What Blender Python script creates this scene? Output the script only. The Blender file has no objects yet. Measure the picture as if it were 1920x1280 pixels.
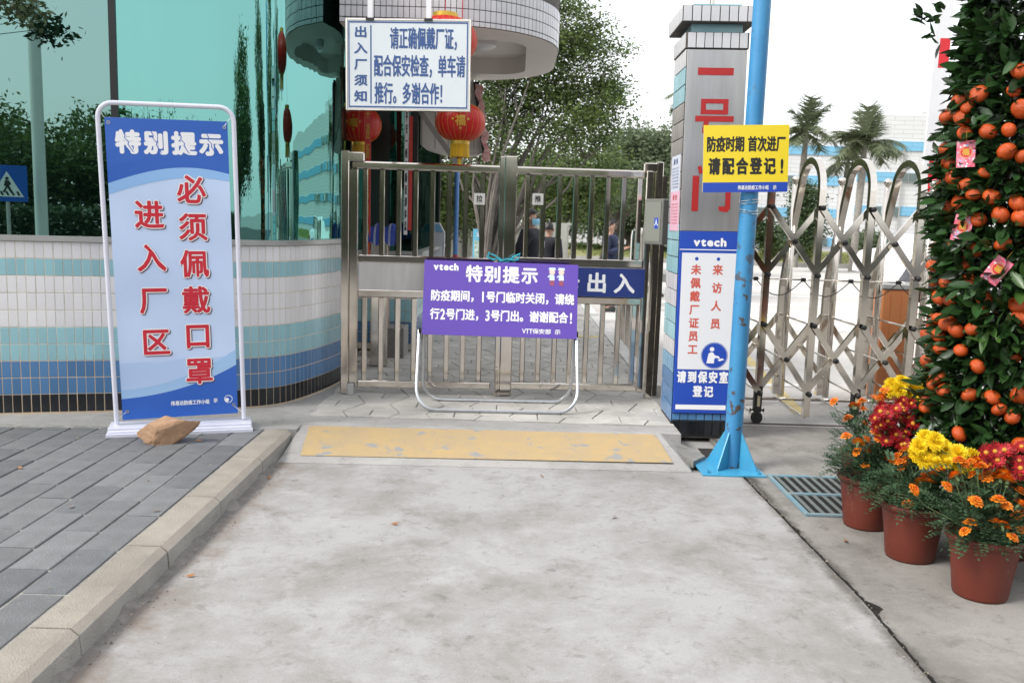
import bpy, math, random
import numpy as np
from mathutils import Vector, Matrix
R = math.radians
random.seed(7); rng = np.random.default_rng(7)
SC = bpy.context.scene
COL = SC.collection

# ------------------------------------------------------------------ camera, sky, sun, exposure
FOC, PITCH, ROLL, CH = 1664.0, R(7.77), .030, 1.5
fwd = np.array([0, math.cos(PITCH), -math.sin(PITCH)]); up0 = np.array([0, math.sin(PITCH), math.cos(PITCH)])
rgt = math.cos(ROLL)*np.array([1., 0, 0]) + math.sin(ROLL)*up0
upv = -math.sin(ROLL)*np.array([1., 0, 0]) + math.cos(ROLL)*up0
CAM = np.array([0, 0, CH])
cam_d = bpy.data.cameras.new('camera'); cam = bpy.data.objects.new('camera', cam_d); COL.objects.link(cam)
cam.matrix_world = Matrix(((rgt[0], upv[0], -fwd[0], 0), (rgt[1], upv[1], -fwd[1], 0), (rgt[2], upv[2], -fwd[2], CH), (0, 0, 0, 1)))
cam_d.sensor_width = 36; cam_d.lens = 36*FOC/1920; cam_d.clip_end = 1500; cam_d.clip_start = .05
cam_d.dof.use_dof = True; cam_d.dof.focus_distance = 6.3; cam_d.dof.aperture_fstop = 5.0
SC.camera = cam
SC.view_settings.view_transform = 'Standard'; SC.view_settings.look = 'None'
SC.view_settings.gamma = 1; SC.view_settings.use_curve_mapping = False
SC.view_settings.exposure = 1.38
SC.cycles.use_denoising = True
SC.cycles.max_bounces = 8; SC.cycles.diffuse_bounces = 5; SC.cycles.glossy_bounces = 4
SC.cycles.transmission_bounces = 4; SC.cycles.caustics_reflective = False; SC.cycles.sample_clamp_indirect = 6

W = bpy.data.worlds.new('World'); SC.world = W; W.use_nodes = True
wt = W.node_tree; wt.nodes.clear()
wo = wt.nodes.new('ShaderNodeOutputWorld'); wb = wt.nodes.new('ShaderNodeBackground'); ws = wt.nodes.new('ShaderNodeTexSky')
wh = wt.nodes.new('ShaderNodeHueSaturation')
ws.sky_type = 'NISHITA'; ws.sun_disc = False; ws.sun_elevation = R(44); ws.sun_rotation = R(-115)
ws.air_density = 1.0; ws.dust_density = 3.0; ws.ozone_density = 1.0
wh.inputs['Saturation'].default_value = .5
wb.inputs['Strength'].default_value = .15
wm = wt.nodes.new('ShaderNodeMix'); wm.data_type = 'RGBA'; wm.inputs[0].default_value = .72; wm.inputs[7].default_value = (3.75, 3.78, 3.82, 1)   # thin even cloud veil over the blue
wt.links.new(ws.outputs[0], wh.inputs['Color']); wt.links.new(wh.outputs[0], wm.inputs[6]); wt.links.new(wm.outputs[2], wb.inputs['Color']); wt.links.new(wb.outputs[0], wo.inputs[0])
sd = bpy.data.lights.new('sun', 'SUN'); sd.energy = 1.3; sd.angle = R(16); sd.color = (1, .97, .92)
sun = bpy.data.objects.new('sun', sd); COL.objects.link(sun)
# soft high sun from the left through thin cloud
_sd = Vector((math.sin(R(-115))*math.cos(R(44)), math.cos(R(-115))*math.cos(R(44)), math.sin(R(44))))
sun.rotation_euler = _sd.to_track_quat('Z', 'Y').to_euler()

def ray(px, py): return fwd + rgt*((px-960)/FOC) + upv*((640-py)/FOC)
def G(px, py, z=0.): d = ray(px, py); return CAM + d*((z-CH)/d[2])
def P(px, py, Y): d = ray(px, py); return CAM + d*(Y/d[1])

# ------------------------------------------------------------------ materials
MATS = {}
def mat(name, col, rough=.6, metal=0., var=0., vscale=6., bump=0., bscale=60., col2=None, spec=.5, dirt=0., dirtcol=(.12, .1, .08), coat=0., island=0., trans=0., stretch=None, rvar=0.):
    if name in MATS: return MATS[name]
    m = bpy.data.materials.new(name); m.use_nodes = True; nt = m.node_tree; N = nt.nodes; L = nt.links
    b = N['Principled BSDF']; out = N['Material Output']
    b.inputs['Base Color'].default_value = (*col, 1); b.inputs['Roughness'].default_value = rough; b.inputs['Metallic'].default_value = metal
    b.inputs['Specular IOR Level'].default_value = spec; b.inputs['Coat Weight'].default_value = coat
    tc = N.new('ShaderNodeTexCoord'); src = tc.outputs['Object']
    if stretch:
        mp = N.new('ShaderNodeMapping'); mp.inputs['Scale'].default_value = stretch; L.new(src, mp.inputs[0]); src = mp.outputs[0]
    last = None
    def mixn(fac, a, bcol):
        mx = N.new('ShaderNodeMix'); mx.data_type = 'RGBA'; L.new(fac, mx.inputs['Factor'])
        if isinstance(a, tuple): mx.inputs[6].default_value = (*a, 1)
        else: L.new(a, mx.inputs[6])
        mx.inputs[7].default_value = (*bcol, 1); return mx.outputs[2]
    if var or col2:
        n = N.new('ShaderNodeTexNoise'); n.inputs['Scale'].default_value = vscale; n.inputs['Detail'].default_value = 6; n.inputs['Roughness'].default_value = .65; L.new(src, n.inputs[0])
        rp = N.new('ShaderNodeMapRange'); rp.inputs[1].default_value = .35; rp.inputs[2].default_value = .65; L.new(n.outputs[0], rp.inputs[0])
        c2 = col2 or tuple(c*(1-var) for c in col); last = mixn(rp.outputs[0], col, c2)
        if rvar:
            r2 = N.new('ShaderNodeMapRange'); r2.inputs[3].default_value = rough; r2.inputs[4].default_value = min(1, rough+rvar); L.new(n.outputs[0], r2.inputs[0]); L.new(r2.outputs[0], b.inputs['Roughness'])
    if dirt:
        n = N.new('ShaderNodeTexNoise'); n.inputs['Scale'].default_value = vscale*2.3; n.inputs['Detail'].default_value = 8; n.inputs['Roughness'].default_value = .75; L.new(src, n.inputs[0])
        rp = N.new('ShaderNodeMapRange'); rp.inputs[1].default_value = .58; rp.inputs[2].default_value = .74; rp.inputs[4].default_value = dirt; L.new(n.outputs[0], rp.inputs[0])
        last = mixn(rp.outputs[0], last if last else col, dirtcol)
    if island:
        g = N.new('ShaderNodeNewGeometry'); oi = N.new('ShaderNodeObjectInfo'); ad = N.new('ShaderNodeMath'); ad.operation = 'ADD'; fr = N.new('ShaderNodeMath'); fr.operation = 'FRACT'
        L.new(g.outputs['Random Per Island'], ad.inputs[0]); L.new(oi.outputs['Random'], ad.inputs[1]); L.new(ad.outputs[0], fr.inputs[0])
        hs = N.new('ShaderNodeHueSaturation'); mr = N.new('ShaderNodeMapRange'); mr.inputs[3].default_value = 1-island; mr.inputs[4].default_value = 1+island
        L.new(fr.outputs[0], mr.inputs[0]); L.new(mr.outputs[0], hs.inputs['Value'])
        if last: L.new(last, hs.inputs['Color'])
        else: hs.inputs['Color'].default_value = (*col, 1)
        last = hs.outputs[0]
    if last: L.new(last, b.inputs['Base Color'])
    if bump:
        n = N.new('ShaderNodeTexNoise'); n.inputs['Scale'].default_value = bscale; n.inputs['Detail'].default_value = 5; L.new(src, n.inputs[0])
        bp = N.new('ShaderNodeBump'); bp.inputs['Strength'].default_value = bump; bp.inputs['Distance'].default_value = .01; L.new(n.outputs[0], bp.inputs['Height']); L.new(bp.outputs[0], b.inputs['Normal'])
    if trans:
        t = N.new('ShaderNodeBsdfTranslucent'); mx = N.new('ShaderNodeMixShader'); mx.inputs[0].default_value = trans
        if last: L.new(last, t.inputs[0])
        else: t.inputs[0].default_value = (*col, 1)
        L.new(b.outputs[0], mx.inputs[1]); L.new(t.outputs[0], mx.inputs[2]); L.new(mx.outputs[0], out.inputs[0])
    MATS[name] = m; return m

def concrete(name, base, alt, stain, spots=True, scale=1., edges=()):
    m = bpy.data.materials.new(name); m.use_nodes = True; nt = m.node_tree; N = nt.nodes; L = nt.links; b = N['Principled BSDF']
    tc = N.new('ShaderNodeTexCoord'); src = tc.outputs['Object']
    def noise(s, d=8, r=.65, dist=0.):
        n = N.new('ShaderNodeTexNoise'); n.inputs['Scale'].default_value = s*scale; n.inputs['Detail'].default_value = d; n.inputs['Roughness'].default_value = r; n.inputs['Distortion'].default_value = dist; L.new(src, n.inputs[0]); return n.outputs[0]
    def rng_(v, a, c, lo=0., hi=1.):
        r = N.new('ShaderNodeMapRange'); r.inputs[1].default_value = a; r.inputs[2].default_value = c; r.inputs[3].default_value = lo; r.inputs[4].default_value = hi; L.new(v, r.inputs[0]); return r.outputs[0]
    def mix(f, a, c):
        x = N.new('ShaderNodeMix'); x.data_type = 'RGBA'; L.new(f, x.inputs[0])
        for k, v in ((6, a), (7, c)):
            if isinstance(v, tuple): x.inputs[k].default_value = (*v, 1)
            else: L.new(v, x.inputs[k])
        return x.outputs[2]
    c = mix(rng_(noise(1.1, 11, .72, .2), .43, .60), base, alt)
    c = mix(rng_(noise(3.1, 10, .75, .25), .53, .68, 0, .62), c, stain)
    c = mix(rng_(noise(70, 3, .6), .55, .75, 0, .25), c, tuple(x*.6 for x in stain))
    c = mix(rng_(noise(28, 4, .6), .60, .74, 0, .3), c, tuple(min(1, x*1.35) for x in base))
    c = mix(rng_(noise(9, 8, .8, .3), .56, .64, 0, .5), c, tuple(x*.8 for x in stain))
    c = mix(rng_(noise(1.9, 7, .7, .4), .55, .70, 0, .55), c, tuple(min(1, x*1.22) for x in base))
    c = mix(rng_(noise(260, 2, .5), .52, .72, 0, .45), c, tuple(x*.45 for x in alt))
    if edges:
        sx = N.new('ShaderNodeSeparateXYZ'); L.new(src, sx.inputs[0])
        for xc, hw_, ec, st in edges:
            d1 = N.new('ShaderNodeMath'); d1.operation = 'SUBTRACT'; L.new(sx.outputs[0], d1.inputs[0]); d1.inputs[1].default_value = xc
            d2 = N.new('ShaderNodeMath'); d2.operation = 'ABSOLUTE'; L.new(d1.outputs[0], d2.inputs[0])
            d3 = N.new('ShaderNodeMath'); d3.operation = 'ADD'; L.new(d2.outputs[0], d3.inputs[0]); L.new(rng_(noise(5, 8, .75), .3, .7, -hw_*.8, hw_*.8), d3.inputs[1])
            c = mix(rng_(d3.outputs[0], 0, hw_, st, 0), c, ec)
    if spots:
        v = N.new('ShaderNodeTexVoronoi'); v.inputs['Scale'].default_value = 4.2*scale
        L.new(src, v.inputs[0])
        dn = N.new('ShaderNodeMath'); dn.operation = 'ADD'; ns = rng_(noise(60, 2), 0, 1, -.05, .05); L.new(v.outputs['Distance'], dn.inputs[0]); L.new(ns, dn.inputs[1])
        wc = N.new('ShaderNodeSeparateColor'); L.new(v.outputs['Color'], wc.inputs[0])
        rad = rng_(wc.outputs[0], .55, 1., .0, .12)
        lt = N.new('ShaderNodeMath'); lt.operation = 'LESS_THAN'; L.new(dn.outputs[0], lt.inputs[0]); L.new(rad, lt.inputs[1])
        ml = N.new('ShaderNodeMath'); ml.operation = 'MULTIPLY'; L.new(lt.outputs[0], ml.inputs[0]); L.new(rng_(wc.outputs[1], 0, 1, .15, .85), ml.inputs[1])
        c = mix(ml.outputs[0], c, (.13, .125, .12))
    L.new(c, b.inputs['Base Color']); b.inputs['Roughness'].default_value = .88; b.inputs['Specular IOR Level'].default_value = .3
    bp = N.new('ShaderNodeBump'); bp.inputs['Strength'].default_value = .35; bp.inputs['Distance'].default_value = .004; L.new(noise(90, 6, .7), bp.inputs['Height'])
    L.new(bp.outputs[0], b.inputs['Normal']); MATS[name] = m; return m

M_conc = concrete('road_concrete', (.35, .347, .342), (.25, .24, .226), (.175, .158, .138), edges=((-1.42, .22, (.20, .165, .14), .85), (1.45, .05, (.09, .08, .07), .8)))
M_conc2 = concrete('side_concrete', (.275, .262, .242), (.185, .174, .158), (.095, .085, .073), edges=((1.46, .045, (.05, .045, .04), .85),))
M_plaza = concrete('plaza_concrete', (.56, .54, .51), (.50, .48, .45), (.40, .375, .345), spots=False, scale=.5)
M_mortar = concrete('mortar', (.37, .36, .345), (.30, .295, .28), (.22, .21, .19), spots=False)
M_rough = concrete('rough_mortar', (.24, .235, .22), (.18, .175, .165), (.10, .095, .085), spots=False, scale=3)
M_path = mat('path_stone', (.52, .50, .46), .85, var=.3, vscale=3, bump=.4, bscale=80, dirt=.5, island=.08)
M_joint = mat('dark_joint', (.09, .085, .08), .95, var=.3)
M_pjoint = mat('paver_sand', (.36, .35, .32), .95, var=.5, vscale=12, dirt=.6)
M_pav = [mat('paver_a', (.165, .17, .175), .8, var=.22, vscale=9, bump=.5, bscale=150, island=.10, dirt=.35, dirtcol=(.3, .3, .29)),
         mat('paver_b', (.14, .147, .155), .8, var=.25, vscale=9, bump=.5, bscale=150, island=.10, dirt=.35, dirtcol=(.27, .27, .26)),
         mat('paver_c', (.175, .18, .185), .8, var=.2, vscale=9, bump=.5, bscale=150, island=.14, dirt=.3, dirtcol=(.1, .1, .1))]
M_kerb = mat('kerb_granite', (.325, .295, .25), .85, var=.28, vscale=4, bump=.6, bscale=160, dirt=.9, dirtcol=(.19, .18, .165), island=.07)
M_kerbw = mat('kerb_white', (.62, .61, .58), .8, var=.2, vscale=5, dirt=.5)
M_yel = mat('yellow_paint', (.44, .315, .15), .8, col2=(.38, .29, .17), vscale=7, bump=.3, bscale=90, dirt=1., dirtcol=(.27, .26, .24))
M_white_line = mat('road_line_white', (.72, .72, .70), .7, var=.2, vscale=3)
M_yline = mat('road_line_yellow', (.65, .52, .22), .7, var=.2, vscale=3)
TW = mat('tile_white', (.76, .745, .755), .25, var=.07, vscale=1.5, island=.04, dirt=.22, dirtcol=(.42, .40, .36))
TWg = mat('tile_white_grey', (.60, .60, .62), .25, var=.1, vscale=2, island=.05, dirt=.3, dirtcol=(.35, .32, .28))
TC = mat('tile_cyan', (.30, .53, .585), .25, var=.1, vscale=1.5, island=.08, dirt=.2, dirtcol=(.3, .36, .38))
TB = mat('tile_blue', (.082, .20, .39), .25, var=.12, vscale=1.5, island=.12, dirt=.25, dirtcol=(.2, .24, .3))
TK = mat('tile_black', (.012, .014, .018), .2, island=.3, dirt=.3, dirtcol=(.12, .12, .11))
TD = mat('tile_dirty_grey', (.36, .34, .325), .4, var=.45, vscale=6, dirt=.8, dirtcol=(.16, .13, .11), island=.12, stretch=(1, 1, .3))
M_grout = mat('grout', (.72, .67, .57), .9, var=.3, vscale=8)
M_grout_rust = mat('grout_rusty', (.62, .46, .30), .9, col2=(.52, .46, .37), vscale=9)
M_grout_dark = mat('grout_dark', (.12, .11, .10), .9, var=.4, vscale=10)
M_steel = mat('stainless_steel', (.74, .685, .62), .05, metal=1, var=.22, vscale=2.2, rvar=.10, bump=.015, bscale=6)
M_steel2 = mat('polished_steel', (.78, .73, .66), .05, metal=1, var=.2, vscale=4, rvar=.10)
M_sheet = mat('brushed_sheet', (.58, .565, .55), .42, metal=1, var=.14, vscale=3, bump=.04, bscale=30, stretch=(6, 6, .6), dirt=.25, dirtcol=(.35, .3, .25))
M_galv = mat('galvanised_tube', (.58, .60, .62), .3, metal=.9, var=.15, vscale=30)
M_alum = mat('grey_aluminium', (.42, .42, .41), .4, metal=.6, var=.1)
M_bluep = mat('blue_paint', (.045, .285, .56), .38, col2=(.06, .33, .60), vscale=4, dirt=.0, bump=.05)
M_poleblue = mat('chipped_blue_paint', (.035, .20, .42), .4, col2=(.05, .25, .47), vscale=3, dirt=.95, dirtcol=(.09, .09, .09), bump=.15, bscale=40)
M_white = mat('white_paint', (.74, .74, .76), .35, var=.04, dirt=.1)
M_stand = mat('stand_white_enamel', (.66, .67, .76), .3, var=.04)
M_black = mat('black_rubber', (.015, .015, .015), .5)
M_red = mat('red_print', (.56, .015, .035), .5)
M_redbrick = mat('red_character', (.42, .018, .018), .45, var=.15, vscale=10)
M_rock = mat('tan_rock', (.40, .25, .15), .9, col2=(.30, .18, .11), vscale=9, bump=1., bscale=25, dirt=.5, dirtcol=(.3, .24, .19))
def flat(name, c, r=.45, **k): return mat(name, c, r, **k)
I_white = flat('white_print', (.82, .82, .84)); I_navy = flat('navy_print', (.035, .085, .24)); I_black = flat('black_print', (.02, .02, .018)); I_dark = flat('shadow_print', (.10, .05, .06))
I_purple = flat('purple_board', (.115, .058, .40), .4, var=.06, vscale=2); I_yellow = flat('yellow_board', (.80, .62, .03), .35); I_royal = flat('royal_blue_print', (.02, .07, .42), .35)
I_ban = flat('banner_blue', (.03, .12, .48), .35); I_sky1 = flat('banner_pale', (.50, .62, .86), .4, col2=(.55, .68, .9), vscale=1.5); I_sky2 = flat('banner_light_blue', (.27, .48, .80), .4); I_sky3 = flat('banner_pale_blue', (.42, .58, .84), .4)
I_signw = flat('sign_pale', (.62, .67, .70), .4, var=.05, vscale=3); I_gold = flat('gold_print', (.55, .30, .03), .4); I_pink = flat('pink_paper', (.68, .42, .53), .7, var=.08); I_paper = flat('pale_paper', (.56, .60, .68), .7, var=.08)
I_grey = flat('grey_text', (.30, .30, .33), .6); I_crd = flat('coral_text', (.58, .10, .07), .5)
M_cream = mat('cream_render', (.82, .785, .73), .8, var=.07, vscale=2, bump=.1, bscale=40)
M_greyb = mat('grey_beige', (.34, .32, .29), .8, var=.1)
M_lantern = mat('lantern_silk', (.66, .012, .012), .38, var=.1, vscale=4, trans=.25)
M_goldc = mat('gold_collar', (.62, .40, .06), .35, metal=.5); M_tassel = mat('tassel', (.70, .43, .02), .6, island=.15)
M_leaf_t = mat('tangerine_leaf', (.016, .048, .013), .34, island=.5, col2=(.022, .055, .013), vscale=8, trans=.12, spec=.5)
M_leaf_m = mat('marigold_leaf', (.045, .092, .042), .6, island=.45, trans=.18)
M_leaf_f = mat('ficus_leaf', (.115, .165, .04), .5, island=.5, col2=(.07, .115, .03), vscale=.9, trans=.4)
M_leaf_d = mat('dark_tree_leaf', (.05, .085, .03), .55, island=.45, trans=.25)
M_leaf_g = mat('grey_green_leaf', (.13, .17, .09), .6, island=.4, trans=.35)
M_palm = mat('palm_leaf', (.13, .16, .085), .55, island=.4, trans=.35)
M_bark = mat('bark', (.27, .235, .20), .9, var=.4, vscale=5, bump=.6, bscale=20)
M_barkd = mat('dark_bark', (.09, .075, .06), .9, var=.4, vscale=5)
M_fruit = mat('tangerine_peel', (.50, .078, .006), .38, col2=(.42, .052, .005), vscale=6, bump=.35, bscale=260, island=.12)
M_pot = mat('terracotta_plastic', (.13, .023, .012), .5, var=.2, vscale=5, bump=.12, dirt=.75, dirtcol=(.19, .085, .055), stretch=(1, 1, .5))
M_soil = mat('soil', (.035, .025, .018), .95, var=.5)
M_or = mat('marigold_orange', (.74, .20, .006), .6, island=.25); M_yy = mat('mum_yellow', (.86, .66, .02), .6, island=.15); M_rr = mat('mum_red', (.34, .008, .014), .6, island=.35); M_stem = mat('green_stem', (.10, .15, .06), .7)
M_orange_box = mat('orange_steel', (.62, .23, .085), .5, var=.12, vscale=2)
M_fgrey = mat('box_grey', (.40, .40, .39), .5, var=.1)
def skin(): return mat('skin', (.46, .27, .19), .5)

# mirror glass of the guardhouse
def glass(name, tint, wav):
    m = bpy.data.materials.new(name); m.use_nodes = True; N = m.node_tree.nodes; L = m.node_tree.links; out = N['Material Output']; N.remove(N['Principled BSDF'])
    g = N.new('ShaderNodeBsdfGlossy'); g.inputs['Color'].default_value = (*tint, 1); g.inputs['Roughness'].default_value = .005
    d = N.new('ShaderNodeBsdfDiffuse'); d.inputs[0].default_value = (.01, .03, .026, 1)
    mx = N.new('ShaderNodeMixShader'); mx.inputs[0].default_value = .12; L.new(g.outputs[0], mx.inputs[1]); L.new(d.outputs[0], mx.inputs[2]); L.new(mx.outputs[0], out.inputs[0])
    if wav:
        tc = N.new('ShaderNodeTexCoord'); mp = N.new('ShaderNodeMapping'); mp.inputs['Scale'].default_value = (2.2, 2.2, .35); n = N.new('ShaderNodeTexNoise'); n.inputs['Scale'].default_value = 1.6; n.inputs['Detail'].default_value = 2
        bp = N.new('ShaderNodeBump'); bp.inputs['Strength'].default_value = wav; bp.inputs['Distance'].default_value = .05
        L.new(tc.outputs['Object'], mp.inputs[0]); L.new(mp.outputs[0], n.inputs[0]); L.new(n.outputs[0], bp.inputs['Height']); L.new(bp.outputs[0], g.inputs['Normal'])
    return m
M_glass = glass('mirror_glass', (.215, .36, .335), .0); M_glassc = glass('curved_mirror_glass', (.19, .44, .405), .16); M_glassd = glass('dark_glass', (.055, .12, .10), .05)

# ------------------------------------------------------------------ mesh helpers
class MB:
    def __init__(s): s.v = []; s.f = []; s.m = []; s.mats = []
    def mi(s, m):
        if m not in s.mats: s.mats.append(m)
        return s.mats.index(m)
    def add(s, vs, fs, m):
        o = len(s.v); s.v += [tuple(map(float, a)) for a in vs]; s.f += [tuple(i+o for i in f) for f in fs]; s.m += [s.mi(m)]*len(fs)
    def box(s, c, d, m, rz=0., ch=0.):
        x, y, z = d[0]/2, d[1]/2, d[2]/2; cs, sn = math.cos(rz), math.sin(rz)
        T = lambda a: (c[0]+a[0]*cs-a[1]*sn, c[1]+a[0]*sn+a[1]*cs, c[2]+a[2])
        if not ch:
            vs = [T((i*x, j*y, k*z)) for i in (-1, 1) for j in (-1, 1) for k in (-1, 1)]
            s.add(vs, [(0, 1, 3, 2), (4, 6, 7, 5), (0, 4, 5, 1), (2, 3, 7, 6), (0, 2, 6, 4), (1, 5, 7, 3)], m); return
        h = ch; vs = []
        for i in (-1, 1):
            for j in (-1, 1):
                for k in (-1, 1):
                    vs += [T((i*x, j*(y-h), k*(z-h))), T((i*(x-h), j*y, k*(z-h))), T((i*(x-h), j*(y-h), k*z))]
        I = lambda i, j, k, a: 3*((i > 0)*4+(j > 0)*2+(k > 0))+a
        fs = []
        for i in (-1, 1): fs.append((I(i, -1, -1, 0), I(i, 1, -1, 0), I(i, 1, 1, 0), I(i, -1, 1, 0))[::i])
        for j in (-1, 1): fs.append((I(-1, j, -1, 1), I(-1, j, 1, 1), I(1, j, 1, 1), I(1, j, -1, 1))[::j])
        for k in (-1, 1): fs.append((I(-1, -1, k, 2), I(1, -1, k, 2), I(1, 1, k, 2), I(-1, 1, k, 2))[::k])
        for i in (-1, 1):
            for j in (-1, 1): fs.append((I(i, j, -1, 0), I(i, j, -1, 1), I(i, j, 1, 1), I(i, j, 1, 0))[::i*j])
            for k in (-1, 1): fs.append((I(i, -1, k, 0), I(i, 1, k, 0), I(i, 1, k, 2), I(i, -1, k, 2))[::i*k])
        for j in (-1, 1):
            for k in (-1, 1): fs.append((I(-1, j, k, 1), I(-1, j, k, 2), I(1, j, k, 2), I(1, j, k, 1))[::j*k])
        for i in (-1, 1):
            for j in (-1, 1):
                for k in (-1, 1): fs.append((I(i, j, k, 0), I(i, j, k, 1), I(i, j, k, 2))[::i*j*k])
        s.add(vs, fs, m)
    def tube(s, pts, r, m, n=8, cap=True, rect=None, closed=False, up=None):
        """round tube (r may be a list) or, with rect=(w,h), a rectangular one"""
        pts = [Vector(p) for p in pts]; k = len(pts); rr = r if isinstance(r, (list, tuple)) else [r]*k
        rings = []; prev = None
        for i, p in enumerate(pts):
            a = pts[i-1] if (i > 0 or closed) else p; b_ = pts[(i+1) % k] if (i < k-1 or closed) else p
            t = (b_-a).normalized()
            if prev is None:
                u = Vector(up) if up else (Vector((0, 0, 1)) if abs(t.z) < .9 else Vector((0, 1, 0)))
            else: u = prev
            u = (u-t*u.dot(t))
            u = u.normalized() if u.length > 1e-6 else t.orthogonal().normalized()
            prev = u; w = t.cross(u)
            # mitre scaling
            if rect:
                hw, hh = rect[0]/2, rect[1]/2; rings.append([p+w*(sx*hw)+u*(sy*hh) for sx, sy in ((-1, -1), (1, -1), (1, 1), (-1, 1))])
            else: rings.append([p+(w*math.cos(2*math.pi*q/n)+u*math.sin(2*math.pi*q/n))*rr[i] for q in range(n)])
        nn = len(rings[0]); vs = [v for g in rings for v in g]; fs = []
        for i in range(k if closed else k-1):
            j = (i+1) % k
            for q in range(nn): fs.append((i*nn+q, i*nn+(q+1) % nn, j*nn+(q+1) % nn, j*nn+q))
        if cap and not closed: fs += [tuple(range(nn))[::-1], tuple((k-1)*nn+q for q in range(nn))]
        s.add(vs, fs, m)
    def lathe(s, prof, m, c=(0, 0, 0), n=20, lob=0., nl=0, sx=1.):
        vs = []; k = len(prof)
        for i in range(n):
            a = 2*math.pi*i/n
            for (r, z) in prof:
                q = r*(1+lob*abs(math.sin(nl*a/2))) if nl else r
                vs.append((c[0]+q*math.cos(a)*sx, c[1]+q*math.sin(a), c[2]+z))
        s.add(vs, [(i*k+j, ((i+1) % n)*k+j, ((i+1) % n)*k+j+1, i*k+j+1) for i in range(n) for j in range(k-1)], m)
    def prism(s, poly, y0, y1, m):          # polygon in XZ extruded along Y
        n = len(poly); vs = [(a, y0, b_) for a, b_ in poly]+[(a, y1, b_) for a, b_ in poly]
        s.add(vs, [tuple(range(n)), tuple(range(2*n-1, n-1, -1))]+[(i, i+n, (i+1) % n+n, (i+1) % n) for i in range(n)], m)
    def slab(s, poly, z0, z1, m):           # polygon in XY extruded along Z
        n = len(poly); vs = [(a, b_, z0) for a, b_ in poly]+[(a, b_, z1) for a, b_ in poly]
        s.add(vs, [tuple(range(n))[::-1], tuple(range(n, 2*n))]+[(i, (i+1) % n, (i+1) % n+n, i+n) for i in range(n)], m)
    def mesh(s, name, smooth=False):
        me = bpy.data.meshes.new(name); me.from_pydata(s.v, [], s.f)
        for m in s.mats: me.materials.append(m)
        me.polygons.foreach_set('material_index', s.m)
        if smooth: me.polygons.foreach_set('use_smooth', [True]*len(s.f))
        me.update(); return me
    def build(s, name, parent=None, smooth=False, kind=None, label=None):
        me = s.mesh(name, smooth)
        if smooth:
            try: me.set_sharp_from_angle(angle=R(40))
            except Exception: pass
        return link(name, me, parent, kind=kind, label=label)
def link(name, me, parent=None, loc=None, rot=None, kind=None, label=None, scale=None):
    o = bpy.data.objects.new(name, me); COL.objects.link(o)
    if parent: o.parent = parent
    if loc is not None: o.location = loc
    if rot is not None: o.rotation_euler = rot
    if scale is not None: o.scale = scale
    if kind: o['kind'] = kind
    if label: o['label'] = label
    return o
def thing(name, label, cat, loc=(0, 0, 0), rz=0., group=None, rot=None):
    o = bpy.data.objects.new(name, None); COL.objects.link(o); o.location = tuple(map(float, loc)); o.rotation_euler = rot or (0, 0, rz)
    o.empty_display_size = .1; return tag(o, label, cat, group)
def tag(o, label, cat, group=None):
    o['label'] = label; o['category'] = cat
    if group: o['group'] = group
    return o
def copy_tree(o, parent=None):
    c = o.copy(); COL.objects.link(c)
    if parent: c.parent = parent
    for ch in list(o.children): copy_tree(ch, c)
    return c
def npmesh(name, V, F, m, smooth=False):
    me = bpy.data.meshes.new(name); V = np.asarray(V, np.float32); F = np.asarray(F, np.int32); k = F.shape[1]
    me.vertices.add(len(V)); me.vertices.foreach_set('co', V.ravel()); me.loops.add(F.size); me.loops.foreach_set('vertex_index', F.ravel())
    me.polygons.add(len(F)); me.polygons.foreach_set('loop_start', np.arange(0, F.size, k, dtype=np.int32))
    me.materials.append(m)
    if smooth: me.polygons.foreach_set('use_smooth', np.ones(len(F), bool))
    me.update(calc_edges=True); me.validate(); return me

# ---- lettering
_fc = bpy.data.curves.new('lettering_source', 'FONT'); _fo = bpy.data.objects.new('lettering_source', _fc); COL.objects.link(_fo); _fc.resolution_u = 3
_gl = {}
def glyph(ch):
    if ch not in _gl:
        _fc.body = ch; bpy.context.view_layer.update(); dg = bpy.context.evaluated_depsgraph_get()
        me = bpy.data.meshes.new_from_object(_fo.evaluated_get(dg)); v = [(a.co.x, a.co.y) for a in me.vertices]; f = [tuple(p.vertices) for p in me.polygons]
        _gl[ch] = (v, f); bpy.data.meshes.remove(me)
    return _gl[ch]
def text(mb, s, x, z, w, h, m, y=-.002, bold=0., asc=.55, sep=1.0, dx=0., dz=0., vert=False, shear=0.):
    """write s in the sign's XZ plane: left x, bottom z, total width w, glyph height h. y = plane (front is -Y)"""
    cells = [asc if ord(c) < 256 else 1. for c in s]; tot = sum(cells)
    if vert: ch_h = h/len(s)
    cw = w/tot if not vert else w
    ox = x; offs = [(0, 0)]
    if bold:
        n = 8; offs += [(bold*math.cos(2*math.pi*i/n), bold*math.sin(2*math.pi*i/n)) for i in range(n)]
    for i, c in enumerate(s):
        if c != ' ':
            v, f = glyph(c)
            if v:
                if ord(c) < 256:
                    xs = [a for a, _ in v]; gw = max(xs)-min(xs); sx = cw/.98 if not vert else cw*.9; cx0 = ox+cells[i]*(cw if not vert else cw)/2-(min(xs)+gw/2)*sx
                    zz = z; sz = h/.74
                else:
                    sx = cw*sep; cx0 = ox+cw*(1-sep)/2; sz = (h if not vert else ch_h*sep)/.95; zz = (z if not vert else z+h-(i+1)*ch_h)+.09*sz
                for q, (a, b_) in enumerate(offs):
                    mb.add([(cx0+px_*sx+a+dx+shear*(pz_*sz), y-.00004*q, zz+pz_*sz+b_+dz) for px_, pz_ in v], f, m)
        ox += cells[i]*cw if not vert else 0
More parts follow.
